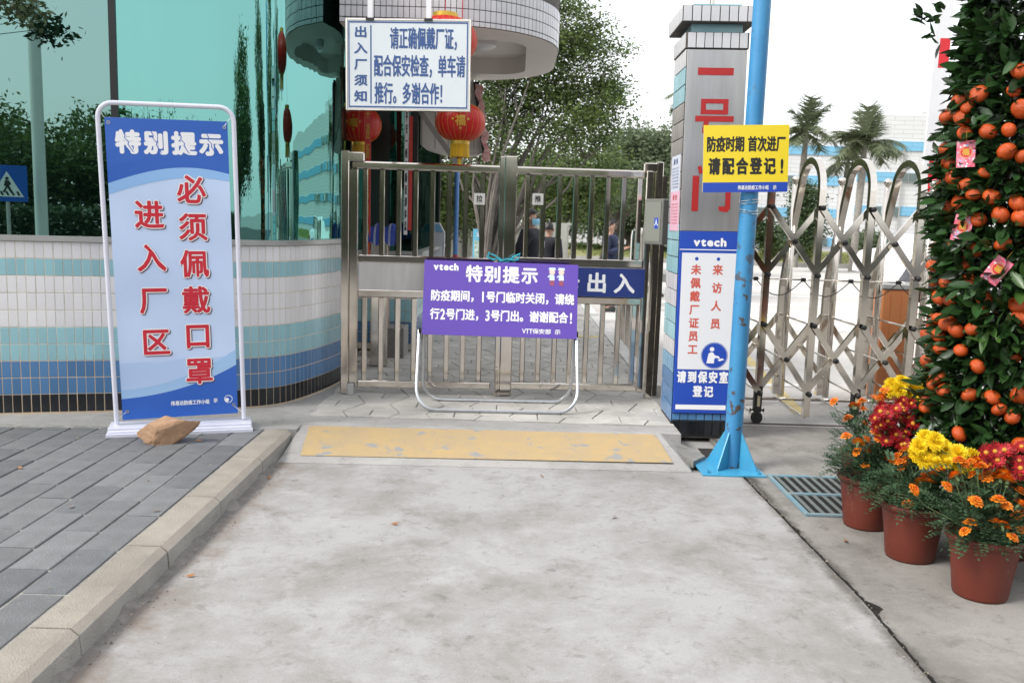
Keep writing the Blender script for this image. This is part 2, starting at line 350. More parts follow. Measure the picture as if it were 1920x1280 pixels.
def rpoly(w, h, r, n=6, cx=0., cz=0.):
    pts = []
    for (sx, sz, a0) in ((1, 1, 0), (-1, 1, 90), (-1, -1, 180), (1, -1, 270)):
        for k in range(n+1):
            a = R(a0+90*k/n); pts.append((cx+sx*(w/2-r)+r*math.cos(a), cz+sz*(h/2-r)+r*math.sin(a)))
    return pts
def disc(mb, cx, cz, r, m, y=-.002, n=24, r0=0.):
    if r0:
        vs = [(cx+q*math.cos(2*math.pi*i/n), y, cz+q*math.sin(2*math.pi*i/n)) for q in (r0, r) for i in range(n)]; mb.add(vs, [(i, (i+1) % n, (i+1) % n+n, i+n) for i in range(n)], m)
    else: mb.add([(cx+r*math.cos(2*math.pi*i/n), y, cz+r*math.sin(2*math.pi*i/n)) for i in range(n)], [tuple(range(n))], m)
def quad(mb, x0, z0, x1, z1, m, y=-.002): mb.add([(x0, y, z0), (x1, y, z0), (x1, y, z1), (x0, y, z1)], [(0, 1, 2, 3)], m)
def poly(mb, pts, m, y=-.002): mb.add([(a, y, b_) for a, b_ in pts], [tuple(range(len(pts)))], m)

exec_order = []
# ================================================================== SETTING
g = MB(); g.add([(-400, -400, -.03), (400, -400, -.03), (400, 700, -.03), (-400, 700, -.03)], [(0, 1, 2, 3)], mat('ground_grey', (.30, .295, .28), .9, var=.2, vscale=.4)); g.build('ground', kind='structure')
def jag(x, y0, y1, n, amp, seed, extra=None):
    r = random.Random(seed); out = []
    off = 0
    for i in range(n+1):
        y = y0+(y1-y0)*i/n; off = off*.75+r.uniform(-amp, amp); e = extra(y) if extra else 0
        out.append((x+off+e, y))
    return out
CRK = lambda y: .04*max(0, min(1, (y-2.)/1.4))*(1 if y < 3.5 else max(0, 1-(y-3.5)/1.6))
eL = jag(1.425, -6, 5.3, 420, .0015, 3, CRK); eR = [(a+.011+random.uniform(0, .008)+(.045*max(0, 1-abs(b_-3.40)/.07) if 3.33 < b_ < 3.48 else 0)+(.02*max(0, 1-abs(b_-4.3)/.05)), b_) for a, b_ in eL]
def strip_slab(name, left, right, mt, thick=.03, z=0.):
    """left and right: lists of matching (x, y)"""
    n = len(left); vs = [(a, b_, z) for a, b_ in left]+[(a, b_, z) for a, b_ in right]+[(a, b_, z-thick) for a, b_ in left]+[(a, b_, z-thick) for a, b_ in right]
    fs = [(i, n+i, n+i+1, i+1) for i in range(n-1)]+[(i, i+1, 2*n+i+1, 2*n+i) for i in range(n-1)]+[(n+i+1, n+i, 3*n+i, 3*n+i+1) for i in range(n-1)]
    fs += [(0, 2*n, 3*n, n), (n-1, 2*n-1, 4*n-1, 3*n-1)]
    nt_ = n-1; b_ = MB(); b_.add(vs, fs[:nt_], mt); b_.add(vs, fs[nt_:], flat('crack_shade', (.02, .018, .016), .95)); return b_.build(name, kind='structure')  # slab sides coloured near black for the shade inside the crack
strip_slab('road', [(-1.42, b_) for a, b_ in eL], eL, M_conc)
strip_slab('side_pavement', eR, [(9., b_) for a, b_ in eR], M_conc2)
b = MB(); b.slab([(1.435, 5.3), (9, 5.3), (9, 6.66), (1.435, 6.66)], -.028, -.0005, M_conc2); b.build('side_pavement', kind='structure')
b = MB(); b.box((1.46, 0, -.027), (.3, 12, .004), flat('crack_shade', (.03, .028, .025), .95)); b.build('crack_bed', kind='structure')  # dark strip under the crack, deep shade put into its colour
# plaza beyond the gate
b = MB(); b.slab([(1.19, 6.68), (60, 6.68), (60, 36), (-25, 36), (-25, 16), (1.19, 16)], -.029, -.002, M_plaza); b.build('plaza', kind='structure')
b = MB(); b.box((4.5, 6.72, -.006), (6.1, .035, .02), mat('rail_rust', (.10, .07, .055), .7, metal=.4, var=.3)); b.box((4.5, 7.72, -.006), (6.1, .035, .02), MATS['rail_rust']); b.build('gate_rail', kind='structure')
b = MB()
for y in (15.2, 17.4, 19.8, 22.4): b.box((4.4, y, .0025), (5.6, .35, .003), M_white_line)
b.build('road_markings', kind='structure')
b = MB()
def stripe(p0, p1, w, m, z=.0015):
    p0 = np.array(p0[:2]); p1 = np.array(p1[:2]); d = p1-p0; d /= np.linalg.norm(d); n = np.array([-d[1], d[0]])*w/2
    b.add([(*(p0+n), z), (*(p0-n), z), (*(p1-n), z), (*(p1+n), z)], [(0, 1, 2, 3)], m)
stripe(G(1395, 665), G(1500, 775), .11, M_yline); stripe(G(1395, 722), G(1520, 722), .14, M_white_line, .003); stripe(G(1395, 690), G(1470, 691), .14, M_white_line, .003); stripe(G(1420, 617), G(1640, 622), .18, M_white_line, .003)
stripe(G(1400, 525), G(1900, 530), .3, M_white_line); b.build('road_markings', kind='structure')
# lawn and its kerb
M_grass = mat('lawn_green', (.15, .17, .055), .9, col2=(.22, .19, .08), vscale=1.2, bump=.5, bscale=30)
b = MB(); b.slab([(2.5, 36.02), (80, 34.0), (80, 56), (2.5, 56)], -.02, .16, M_grass); b.slab([(-60, 40), (2.3, 38), (2.3, 56), (-60, 56)], -.02, .12, M_grass); b.build('lawn', kind='structure')
b = MB(); b.box((41, 34.7, .06), (77.6, .25, .2), M_mortar, rz=R(-1.5)); b.build('lawn_kerb', kind='structure')
# grass tufts
n = 26000; xs = rng.uniform(3, 45, n); ys = rng.uniform(36.2, 50, n)
h = rng.uniform(.05, .16, n); a = rng.uniform(0, 6.28, n); w_ = .02
V = np.stack([np.stack([xs-np.cos(a)*w_, ys-np.sin(a)*w_, np.full(n, .14)], 1), np.stack([xs+np.cos(a)*w_, ys+np.sin(a)*w_, np.full(n, .14)], 1), np.stack([xs+rng.normal(0, .03, n), ys, .16+h], 1)], 1).reshape(-1, 3)
o = link('grass', npmesh('grass', V, np.arange(3*n).reshape(-1, 3), mat('grass_blade', (.17, .20, .06), .8, island=.4)), kind='stuff')

# raised paved platform (z .10): left pavement, gate path
PZ = .10
# wall plan path of the guardhouse
ctl = [(-8.0, 4.64), (-5.2, 5.40), (-3.455, 5.875), (-2.78, 6.052), (-2.25, 6.19), (-1.93, 6.30), (-1.71, 6.47), (-1.575, 6.80), (-1.475, 7.25), (-1.45, 7.7), (-1.55, 8.2), (-1.9, 8.7)]
def spline(cs, step=.01):
    out = []; c = [np.array(p, float) for p in cs]; c = [2*c[0]-c[1]]+c+[2*c[-1]-c[-2]]
    for i in range(1, len(c)-2):
        p0, p1, p2, p3 = c[i-1:i+3]
        for k in range(40):
            t = k/40; out.append(.5*((2*p1)+(-p0+p2)*t+(2*p0-5*p1+4*p2-p3)*t*t+(-p0+3*p1-3*p2+p3)*t**3))
    out.append(c[-2]); q = np.array(out); s = np.concatenate([[0], np.cumsum(np.linalg.norm(np.diff(q, axis=0), axis=1))])
    n = int(s[-1]/step); u = np.linspace(0, s[-1], n); return np.stack([np.interp(u, s, q[:, 0]), np.interp(u, s, q[:, 1])], 1), u
WP, WS = spline(ctl)
def wall_at(s):
    x = np.interp(s, WS, WP[:, 0]); y = np.interp(s, WS, WP[:, 1]); x2 = np.interp(s+.02, WS, WP[:, 0]); y2 = np.interp(s+.02, WS, WP[:, 1]); t = np.array([x2-x, y2-y]); t /= (np.linalg.norm(t)+1e-9)
    return np.array([x, y]), t, np.array([t[1], -t[0]])
def wall_strip(mb, s0, s1, z0, z1, off0, off1, m, step=.06):
    """solid strip following the wall between offsets off0 (inner) and off1 (outer)"""
    k = max(2, int((s1-s0)/step)+1); ss = np.linspace(s0, s1, k); vs = []
    for s in ss:
        p, t, nn = wall_at(s); a = p+nn*off0; c = p+nn*off1
        vs += [(a[0], a[1], z0), (c[0], c[1], z0), (c[0], c[1], z1), (a[0], a[1], z1)]
    fs = [(4*i+q, 4*i+(q+1) % 4, 4*i+4+(q+1) % 4, 4*i+4+q) for i in range(k-1) for q in range(4)]+[(3, 2, 1, 0), (4*k-4, 4*k-3, 4*k-2, 4*k-1)]
    mb.add(vs, fs, m)
# pavement base
b = MB(); b.slab([(-9, -6), (-1.585, -6), (-1.585, 5.69), (-9, 5.4)], -.03, PZ-.007, M_pjoint); b.build('pavement', kind='structure')
# mortar apron between the pavers and the curved wall
b = MB(); b.slab([(-9, 3.95), (-3.27, 5.53), (-1.62, 5.70), (-1.405, 5.72), (-1.40, 5.905), (1.17, 5.905), (1.17, 6.12), (-1.30, 6.12), (-1.30, 8.4), (-2.3, 8.4), (-9, 8.0)], -.029, PZ-.008, M_mortar); b.build('apron', kind='structure')
def pinpoly_line(x): return 5.53+(x+3.27)*(.17/1.65)     # front edge of the apron
pave = bpy.data.objects.get('pavement')
PW, PL = .172, .43
pm = []
for q, m_ in enumerate(M_pav):
    t_ = MB(); t_.box((0, 0, 0), (PW-.011, PL-.011, .05), m_, ch=.0035); pm.append(t_.mesh('paver'))
cnt = 0
for i in range(24):
    x = -1.60-PW*(i+.5)
    for j in range(-1, 13):
        y = 1.15+PL*j+(PL/2 if i % 2 else 0)
        if y+PL/2 > pinpoly_line(x)-.0 and y-PL/2 < pinpoly_line(x)-.05:       # cut paver at the apron
            y0 = y-PL/2+.004; y1 = pinpoly_line(x)-.012
            t_ = MB(); t_.box((0, 0, 0), (PW-.011, y1-y0, .05), random.choice(M_pav), ch=.0035); link('paver', t_.mesh('paver'), pave, (x, (y0+y1)/2, PZ-.025+random.uniform(-.002, .002))); continue
        if y+PL/2 > pinpoly_line(x) or y < .55*(-x)/.58*.9-1.0 or y < 1.0: continue
        if x < -.62*(y+.5)-.15: continue
        link('paver', random.choices(pm, (4, 3, 3))[0], pave, (x, y, PZ-.025+random.uniform(-.0025, .0025)), (random.uniform(-.004, .004), random.uniform(-.006, .006), random.uniform(-.006, .006)))
# kerb stones (worn paler edge, grey front)
M_kerb_e = mat('kerb_worn_edge', (.42, .375, .32), .85, var=.15, vscale=6, bump=.5, bscale=160)
M_kerb_f = mat('kerb_front', (.37, .36, .33), .9, var=.2, vscale=5, bump=.6, bscale=120, dirt=.95, dirtcol=(.17, .16, .15))
kb = MB(); kb.box((-1.51, 1., .02), (.15, 14, .02), M_joint); kerb = kb.build('kerb', kind='structure')
ys = [5.66, 4.98, 4.24, 3.57, 2.81, 2.05, 1.3]
for i in range(len(ys)-1):
    y1, y0 = ys[i]-.004, ys[i+1]+.004; t_ = MB(); wv = random.uniform(-.003, .003)
    pr = [(-1.588, -.02), (-1.588, PZ+.002), (-1.450, PZ+.002), (-1.422+wv, PZ-.022), (-1.415+wv, -.02)]
    t_.prism(pr, y0, y1, M_kerb); me_ = t_.mesh('kerb_stone'); me_.materials.append(M_kerb_e); me_.materials.append(M_kerb_f); me_.polygons[4].material_index = 1; me_.polygons[5].material_index = 2; link('kerb_stone', me_, kerb)
b = MB()      # the crumbling mortar fillet along the kerb foot
L0 = []; r_ = random.Random(5); vs = []; k = 120; off = .03
for i in range(k+1):
    y = 1.2+(5.5-1.2)*i/k; off = max(.012, min(.075, off+r_.uniform(-.009, .009))); hh = .006+.062*max(0, math.sin(i*.37)+.6*math.sin(i*.91+2)+r_.uniform(-.2, .2))*.3
    vs += [(-1.417, y, hh), (-1.405+off*.3, y, hh*.45), (-1.40+off, y, .0006)]
b.add(vs, [(3*i+q, 3*i+q+1, 3*i+q+4, 3*i+q+3) for i in range(k) for q in range(2)], concrete('kerb_fillet', (.25, .235, .22), (.17, .16, .15), (.10, .095, .09), spots=False, scale=9)); b.build('kerb_mortar', kind='structure', smooth=False)
# grit, dry leaves and crumbs lying along the kerb and the crack
nq = 900; V = []; F = []
for q in range(nq):
    k_ = q % 3
    if k_ == 0: x, y, z = -1.40+abs(rng.normal(0, .06)), rng.uniform(1.6, 5.4), .002
    elif k_ == 1: x, y, z = 1.45+rng.normal(0, .025), rng.uniform(2.2, 5.2), .001
    else: x, y, z = rng.uniform(-3.2, -1.62), rng.uniform(2.4, 5.5), PZ+.001
    r_ = rng.uniform(.0015, .0045)*(1 if q % 25 else 2.2); o_ = len(V); a = rng.uniform(0, 6.28)
    for i in range(4): V.append((x+r_*math.cos(a+i*1.57)*rng.uniform(.7, 1.3), y+r_*math.sin(a+i*1.57)*rng.uniform(.7, 1.3), z))
    V.append((x, y, z+r_*.9)); F += [(o_, o_+1, o_+4), (o_+1, o_+2, o_+4), (o_+2, o_+3, o_+4), (o_+3, o_, o_+4)]
link('grit', npmesh('grit', V, F, mat('grit_brown', (.20, .17, .13), .9, island=.7)), kind='stuff')
V = []; F = []
for q, (x, y, z) in enumerate([(-2.62, 4.62, PZ), (-2.05, 4.02, PZ), (-1.64, 4.00, PZ), (-3.0, 5.0, PZ), (-1.36, 4.9, 0), (.55, 4.4, 0), (-.55, 4.2, 0), (-1.9, 5.3, PZ), (1.62, 5.0, 0), (1.9, 3.9, 0), (1.65, 4.15, 0), (2.1, 3.2, 0), (.2, 5.1, 0), (-1.3, 3.5, 0)]):
    a = rng.uniform(0, 6.28); c_, s_ = math.cos(a), math.sin(a); o_ = len(V)
    for u, v, w_ in ((-.022, 0, .004), (0, .009, .008), (.024, 0, .010), (0, -.009, .002)): V.append((x+u*c_-v*s_, y+u*s_+v*c_, z+.003+w_))
    F.append((o_, o_+1, o_+2, o_+3))
link('fallen_leaves', npmesh('fallen_leaves', V, F, mat('dry_leaf', (.30, .13, .045), .8, island=.4)), kind='stuff')
# ramp
b = MB(); x0, x1 = -1.40, 1.02
b.add([(x0, 5.24, .0015), (x1+.11, 5.30, .0015), (x1-.0, 5.90, PZ), (x0, 5.90, PZ), (x1+.17, 5.93, -.01), (x0, 5.92, -.01), (x1+.13, 5.92, -.01)], [(0, 1, 2, 3), (1, 4, 2)], M_mortar); b.build('ramp', kind='structure')
b = MB(); zz = lambda y: .0015+(y-5.24)/.66*(PZ-.0015)+.0035
p = [G(565, 853, .02), G(1256, 864, .02), G(1236, 813, .08), G(580, 798, .08)]
yb0, yb1, yt0, yt1 = 5.345, 5.40, 5.83, 5.86
b.add([(-1.29, yb0, zz(yb0)), (1.03, yb1, zz(yb1)), (.985, yt1, zz(yt1)), (-1.345, yt0, zz(yt0))], [(0, 1, 2, 3)], M_yel); b.build('ramp_marking', kind='structure')
# gate path: slab with irregular pentagonal stones
b = MB(); b.slab([(-1.45, 6.12), (1.17, 6.12), (1.17, 16.2), (-2.6, 16.2), (-2.6, 8.6), (-1.45, 8.2)], -.028, PZ-.012, M_mortar); path = b.build('path', kind='structure')
b = MB(); b.box((1.245, 11.9, .03), (.145, 8.5, .15), M_kerbw); b.build('path_kerb', kind='structure')
def cairo(x0, x1, y0, y1, sx, sy):
    """Cairo pentagons: four around each node of a square grid, stretched to sx, sy"""
    out = []; q = .5/3*1.5
    n = int((x1-x0)/sx)+3; m_ = int((y1-y0)/sy)+3
    for i in range(-1, n):
        for j in range(-1, m_):
            o_ = (i+j) % 2
            # square cell (i,j) split through its centre bar into two pentagon halves
            cx, cy = i+.5, j+.5
            c0, c1, c2, c3 = (i, j), (i+1, j), (i+1, j+1), (i, j+1); k_ = .18
            if o_: B0, B1 = (cx-.5+k_, cy), (cx+.5-k_, cy); pe = [[c0, c1, B1, B0], [c3, B0, B1, c2]]; side = [[c0, B0, c3], [c1, c2, B1]]
            else: B0, B1 = (cx, cy-.5+k_), (cx, cy+.5-k_); pe = [[c0, B0, B1, c3], [c1, c2, B1, B0]]; side = [[c0, c1, B0], [c3, B1, c2]]
            for pl in pe: out.append(pl)
            for pl in side: out.append(pl)
    # merge the triangle of each cell with its neighbour quad across the shared cell side -> pentagons
    edge = {}; used = [False]*len(out); res = []
    for a_, pl in enumerate(out):
        if len(pl) == 3:
            for u, v in zip(pl, pl[1:]+pl[:1]):
                if isinstance(u[0], int) and isinstance(v[0], int): edge[frozenset((u, v))] = (a_, [w for w in pl if w not in (u, v)][0])
    for a_, pl in enumerate(out):
        if len(pl) == 4:
            new = []
            for u, v in zip(pl, pl[1:]+pl[:1]):
                new.append(u); key = frozenset((u, v))
                if isinstance(u[0], int) and isinstance(v[0], int) and key in edge: new.append(edge[key][1])
            res.append(new)
    return [[(x0+u*sx, y0+v*sy) for u, v in pl] for pl in res]
cells = cairo(-1.75, 1.15, 6.13, 12.5, .30, .30)
stn = MB(); nst = 0
for pl in sorted(cells, key=lambda p_: sum(q[1] for q in p_)/len(p_)):
    c = np.mean(pl, 0); 
    if not (min(q[0] for q in pl) > -1.75 and max(q[0] for q in pl) < 1.5 and min(q[1] for q in pl) > 5.9): continue
    sh = [(c[0]+(q[0]-c[0])*.962, c[1]+(q[1]-c[1])*.962) for q in pl]
    sh = [(min(1.165, max(-1.42 if c[1] < 8.3 else -2.5, a_)), max(6.125, b_)) for a_, b_ in sh]
    if max(a_ for a_, b_ in sh)-min(a_ for a_, b_ in sh) < .03: continue
    a2 = 0
    for u, v in zip(sh, sh[1:]+sh[:1]): a2 += u[0]*v[1]-u[1]*v[0]
    if abs(a2) < .004: continue
    if a2 < 0: sh = sh[::-1]
    z_ = PZ+random.uniform(-.002, .001); top = [(c[0]+(q[0]-c[0])*.975, c[1]+(q[1]-c[1])*.975) for q in sh]
    k = len(sh); vs = [(a_, b_, z_-.012) for a_, b_ in sh]+[(a_, b_, z_-.003) for a_, b_ in sh]+[(a_, b_, z_) for a_, b_ in top]
    fs = [(i, (i+1) % k, (i+1) % k+k, i+k) for i in range(k)]+[(i+k, (i+1) % k+k, (i+1) % k+2*k, i+2*k) for i in range(k)]+[tuple(range(2*k, 3*k))]
    if nst < 290: t_ = MB(); t_.add(vs, fs, M_path); link('paving_stone', t_.mesh('paving_stone'), path); nst += 1
    else: stn.add(vs, fs, M_path)
stn.build('paving_stones', path, kind='stuff')
b = MB(); b.box((-.1, 10.9, PZ+.003), (2.4, .13, .003), M_yline); b.build('path_marking', kind='structure')
# ================================================================== GUARDHOUSE
gh = thing('guardhouse', 'curved guardhouse with teal mirror glass above a striped tiled wall, left of the gate', 'guardhouse', (0, 0, 0))
ZT, TP, TQ = 1.268, .1155, .0575       # top of tiles, row pitch, column pitch
b = MB(); wall_strip(b, 0, WS[-1], .0, .50, -.22, -.0, M_grout_rust); wall_strip(b, 0, WS[-1], .50, ZT, -.22, 0.0, M_grout); b.build('wall', gh)
rows = [TW, TC, TW, TW, TW, TC, TC, TB, TB, TK]
tm = {}
for m_ in (TW, TC, TB, TK, TWg, TD): t_ = MB(); t_.box((0, 0, 0), (TQ-.005, .006, TP-.006), m_, ch=.0015); tm[m_] = t_.mesh('tile')
s_start = float(WS[np.argmin(np.abs(WP[:, 0]+3.62))]); cols = []
s = s_start
while s < WS[-1]-.05: cols.append(s); s += TQ
rest = MB()
for ci, s in enumerate(cols):
    p, t, nn = wall_at(s)
    # outside the picture or round the back?
    facing = np.dot(nn, -p/np.linalg.norm(p))
    if facing < -.25: continue
    for ri, m_ in enumerate(rows):
        z = ZT-TP*(ri+.5); loc = (p[0]-nn[0]*.001, p[1]-nn[1]*.001, z); rz = math.atan2(t[1], t[0])
        if ri == 9: z = (ZT-TP*9+PZ)/2+.002; loc = (loc[0], loc[1], z)
        if ci < 30: link('tile', tm[m_], gh, (loc[0]+random.uniform(-.0005, .0005), loc[1]-.0+random.uniform(-.0008, .0008), loc[2]), (random.uniform(-.008, .008), 0, rz+random.uniform(-.008, .008)), scale=(1, 1, 1 if ri < 9 else (ZT-TP*9-PZ)/TP))
        else: rest.box(loc, (TQ-.005, .006, TP-.006 if ri < 9 else ZT-TP*9-PZ-.004), m_, rz=rz, ch=.0015)
rest.build('wall_tiles', gh, kind='stuff')
b = MB(); wall_strip(b, 0, WS[-1], ZT+.001, ZT+.036, -.05, .022, M_alum); b.build('sill', gh)
sm = float(WS[np.argmin(np.abs(WP[:, 0]+2.705))])
b = MB(); p0_, t0_, n0_ = wall_at(sm-.02)
b = MB(); wall_strip(b, 0, sm-.02, ZT+.037, 3.5, -.04, -.03, M_glass, 4.0); b.build('window_pane', gh)
b = MB(); wall_strip(b, sm+.02, WS[-1], ZT+.037, 3.5, -.04, -.03, M_glassc, .02); b.build('window_pane', gh, smooth=True)
p, t, nn = wall_at(sm); b = MB(); b.box((p[0]-nn[0]*.03, p[1]-nn[1]*.03, 2.40), (.042, .05, 2.2), M_black, rz=math.atan2(t[1], t[0])); b.build('mullion', gh)
sj = float(WS[np.argmin(np.abs(WP[:, 0]+1.83)+(WP[:, 1] > 6.6)*9)])
b = MB(); wall_strip(b, 0, WS[-1], 3.5, 3.75, -.6, .06, M_cream, .2); b.slab([(-8, 5), (-3.3, 6), (-1.9, 6.4), (-1.55, 7), (-1.5, 8), (-1.9, 9.5), (-8, 9.5)], 3.74, 3.8, M_cream); b.build('roof', gh)
# rear bay of the guardhouse seen through the gate
b = MB(); b.box((-2.75, 10.7, .62), (3.4, 3.0, .99), M_grout); b.build('rear_wall', gh)
t_ = MB()
for i in range(30):
    for j, m_ in enumerate((TW, TC, TW, TW, TC, TC, TB, TB)):
        t_.box((-1.085-TQ*i, 9.197, 1.11-.1155*(j+.5)), (TQ-.005, .006, TP-.006), m_)
for i in range(40):
    for j, m_ in enumerate((TW, TC, TW, TW, TC, TC, TB, TB)):
        t_.box((-1.047, 9.24+TQ*i, 1.11-.1155*(j+.5)), (.006, TQ-.005, TP-.006), m_)
t_.build('rear_wall_tiles', gh, kind='stuff')
b = MB(); b.box((-2.2, 9.26, 2.05), (1.0, .02, 1.85), M_glassd); b.build('window_pane', gh)
b = MB(); b.box((-1.345, 9.26, 2.05), (.62, .02, 1.85), M_glassd); b.build('window_pane', gh)
b = MB(); b.box((-1.06, 10.7, 2.05), (.02, 2.85, 1.85), M_glassd); b.build('window_pane', gh)
b = MB()
for x, y in ((-1.68, 9.25), (-1.045, 9.25), (-1.05, 12.1)): b = MB(); b.box((x, y, 2.05), (.05, .07, 1.86), M_black); b.build('window_frame', gh)
b = MB(); b.box((-1.40, 9.235, 2.05), (.19, .03, 1.84), flat('dark_door', (.006, .012, .01), .3)); b.build('door', gh)
b = MB(); b.box((-1.35, 9.2, 1.132), (.66, .14, .035), M_alum); b.box((-1.01, 10.7, 1.132), (.12, 3.0, .035), M_alum); b.build('sill', gh)
b = MB(); b.box((0, 0, .15), (.34, .38, .3), mat('granite', (.30, .29, .27), .7, var=.5, vscale=60), ch=.01); o = b.build('granite_block'); o.location = (-1.25, 8.98, PZ); tag(o, 'square granite block at the foot of the tiled wall behind the left gate leaf', 'stone block')

# canopy ---------------------------------------------------------------
def rr(x0, x1, y0, y1, r, n=10):
    pts = []
    for cx, cy, a0 in ((x1-r, y0+r, -90), (x1-r, y1-r, 0)):
        for k in range(n+1): a = R(a0+90*k/n); pts.append((cx+r*math.cos(a), cy+r*math.sin(a)))
    return [(x0, y0)]+pts+[(x0, y1)]
CZ = 3.0
cn = thing('entrance_canopy', 'rounded white tiled canopy projecting from the guardhouse above the gate', 'canopy')
out_ = rr(-1.43, .33, 7.25, 10.0, .95, 14); inn = rr(-1.25, .05, 7.78, 9.55, .32, 14)
b = MB(); n = len(out_); vs = [(x, y, CZ) for x, y in out_]+[(x, y, CZ) for x, y in inn]+[(x, y, CZ+.16) for x, y in inn]
b.add(vs, [(i, i+n, (i+1) % n+n, (i+1) % n) for i in range(n)]+[(i+n, i+2*n, (i+1) % n+2*n, (i+1) % n+n) for i in range(n)]+[tuple(range(2*n, 3*n))], M_cream); b.build('soffit', cn)
b = MB(); vs = [(x, y, CZ) for x, y in out_]+[(x, y, CZ+.75) for x, y in out_]; b.add(vs, [(i, (i+1) % n, (i+1) % n+n, i+n) for i in range(n)]+[tuple(range(n, 2*n))], M_grout_dark); b.build('fascia', cn)
t_ = MB(); t_.box((0, 0, 0), (.0415, .008, .082), TWg, ch=.0015); ctm = t_.mesh('tile')
seg = np.array(out_[:-1]); sl = np.concatenate([[0], np.cumsum(np.linalg.norm(np.diff(seg, axis=0), axis=1))]); u = .02; k = 0; crest = MB()
ct = []
while u < sl[-1]-.05:
    x, y = np.interp(u, sl, seg[:, 0]), np.interp(u, sl, seg[:, 1]); x2, y2 = np.interp(u+.02, sl, seg[:, 0]), np.interp(u+.02, sl, seg[:, 1]); rz = math.atan2(y2-y, x2-x); ct.append((x, y, rz)); u += .046
for i, (x, y, rz) in enumerate(ct):
    for j in range(4):
        z = CZ+.047+.0885*j if j else CZ+.023; hz = 1 if j else .42
        if j: z = CZ+.088*j
        nx, ny = math.sin(rz), -math.cos(rz)
        if i < 70: link('tile', ctm, cn, (x+nx*.003, y+ny*.003, z), (0, 0, rz), scale=(1, 1, hz))
        else: crest.box((x+nx*.003, y+ny*.003, z), (.0415, .008, .082*hz), TWg, rz=rz)
crest.build('fascia_tiles', cn, kind='stuff')
b = MB(); c_ = P(910, 80, 8.6); b.lathe([(0, -.06), (.1, -.055), (.15, -.03), (.16, 0), (.16, .03)], M_white, c=(c_[0]-.05, c_[1], CZ+.13), n=24); b.build('ceiling_lamp', cn, smooth=True)
b = MB(); b.box((-1.30, 8.2, 3.35), (.2, 1.9, .66), M_greyb); b.build('beam', cn)
# cream rounded wing panel under the canopy
wg = thing('wing_panel', 'cream wall panel with rounded lower edge hanging behind the right-hand lantern', 'wall panel', (0, 9.75, 0))
pts = []
for px, py in ((765, 150), (763, 205), (768, 240), (780, 265), (800, 281), (830, 290), (865, 293), (895, 291), (906, 286), (903, 250), (896, 200), (888, 150)): q = P(px, py, 9.75); pts.append((q[0], min(q[2], 3.0)))
b = MB(); b.prism(pts[::-1], 0, .18, M_cream); b.build('panel', wg)
b = MB()
for px in (790, 815, 840, 865, 888): q = P(px, 165, 9.75); q2 = P(px+3, 280, 9.75); b.box(((q[0]+q2[0])/2, -.002, (q[2]+q2[2])/2), (.006, .006, q[2]-q2[2]), M_greyb)
b.build('seam', wg)
b = MB(); q = P(893, 155, 9.7); q2 = P(911, 298, 9.7); b.tube([(q[0], -.05, q[2]), (q2[0], -.05, q2[2])], .05, M_black, rect=(.06, .12)); b.build('dark_edge', wg)
rb = MB(); vs = []; k = 24
for i in range(k+1):
    px = 898+17*(i/k)+2*math.sin(i*1.3); py = 158+145*i/k; q = P(px, py, 9.55); w_ = .04+.012*math.sin(i*.9); vs += [(q[0]-w_, 9.55+.02*math.sin(i*1.7), q[2]), (q[0]+w_*.7, 9.56+.03*math.sin(i*2.3), q[2])]
rb.add(vs, [(2*i, 2*i+1, 2*i+3, 2*i+2) for i in range(k)], mat('faded_ribbon', (.62, .25, .25), .7, col2=(.66, .5, .48), vscale=20, trans=.3)); o = rb.build('ribbon'); tag(o, 'faded pink ribbon hanging beside the cream panel', 'ribbon')
b = MB(); b.tube([P(783, 160, 9.3), P(783, 203, 9.3), P(858, 308, 9.0)], .02, M_alum, rect=(.05, .05)); o = b.build('steel_brace'); tag(o, 'slanting grey steel brace in front of the cream panel', 'brace')

# ================================================================== HANGING SIGN
SY = 6.55
a_ = P(650, 40, SY); c_ = P(880, 203, SY); sw, sh = c_[0]-a_[0]-.0, a_[2]-c_[2]; 
sg = thing('hanging_sign', 'white hanging sign with blue Chinese lettering in front of the round canopy', 'sign', ((a_[0]+c_[0])/2, SY, (a_[2]+c_[2])/2-.005), rot=(0, R(-.6), R(-2)))
W2, H2 = .435, .305
b = MB(); b.box((0, 0, 0), (2*W2, .04, 2*H2), I_signw); b.build('board', sg)
b = MB()
for sx in (-1, 1): b.box((sx*(W2+.006), 0, 0), (.014, .048, 2*H2+.026), M_steel, ch=.002)
for sz in (-1, 1): b.box((0, 0, sz*(H2+.006)), (2*W2-.002, .048, .014), M_steel, ch=.002)
b.build('frame', sg)
b = MB(); y = -.0215; e = .007
for (x0, z0, x1, z1) in ((-W2+.008, H2-.018, W2-.008, H2-.008), (-W2+.008, -H2+.008, W2-.008, -H2+.018), (-W2+.008, -H2+.0185, -W2+.016, H2-.0185), (W2-.016, -H2+.0185, W2-.008, H2-.0185), (-W2+.165, -H2+.035, -W2+.174, H2-.035)): quad(b, x0, z0, x1, z1, I_navy, y)
for i, c in enumerate('出入厂须知'): text(b, c, -W2+.048, H2-.118-.111*i, .098, .076, I_navy, y, bold=.003)
text(b, '请正确佩戴厂证，', -.13, H2-.195, .52, .15, I_navy, y, bold=.0026)
text(b, '配合保安检查，单车请', -W2+.19, H2-.385, .655, .15, I_navy, y, bold=.0026)
text(b, '推行。多谢合作！', -W2+.195, H2-.575, .53, .15, I_navy, y, bold=.0026)
b.build('lettering', sg)
b = MB()
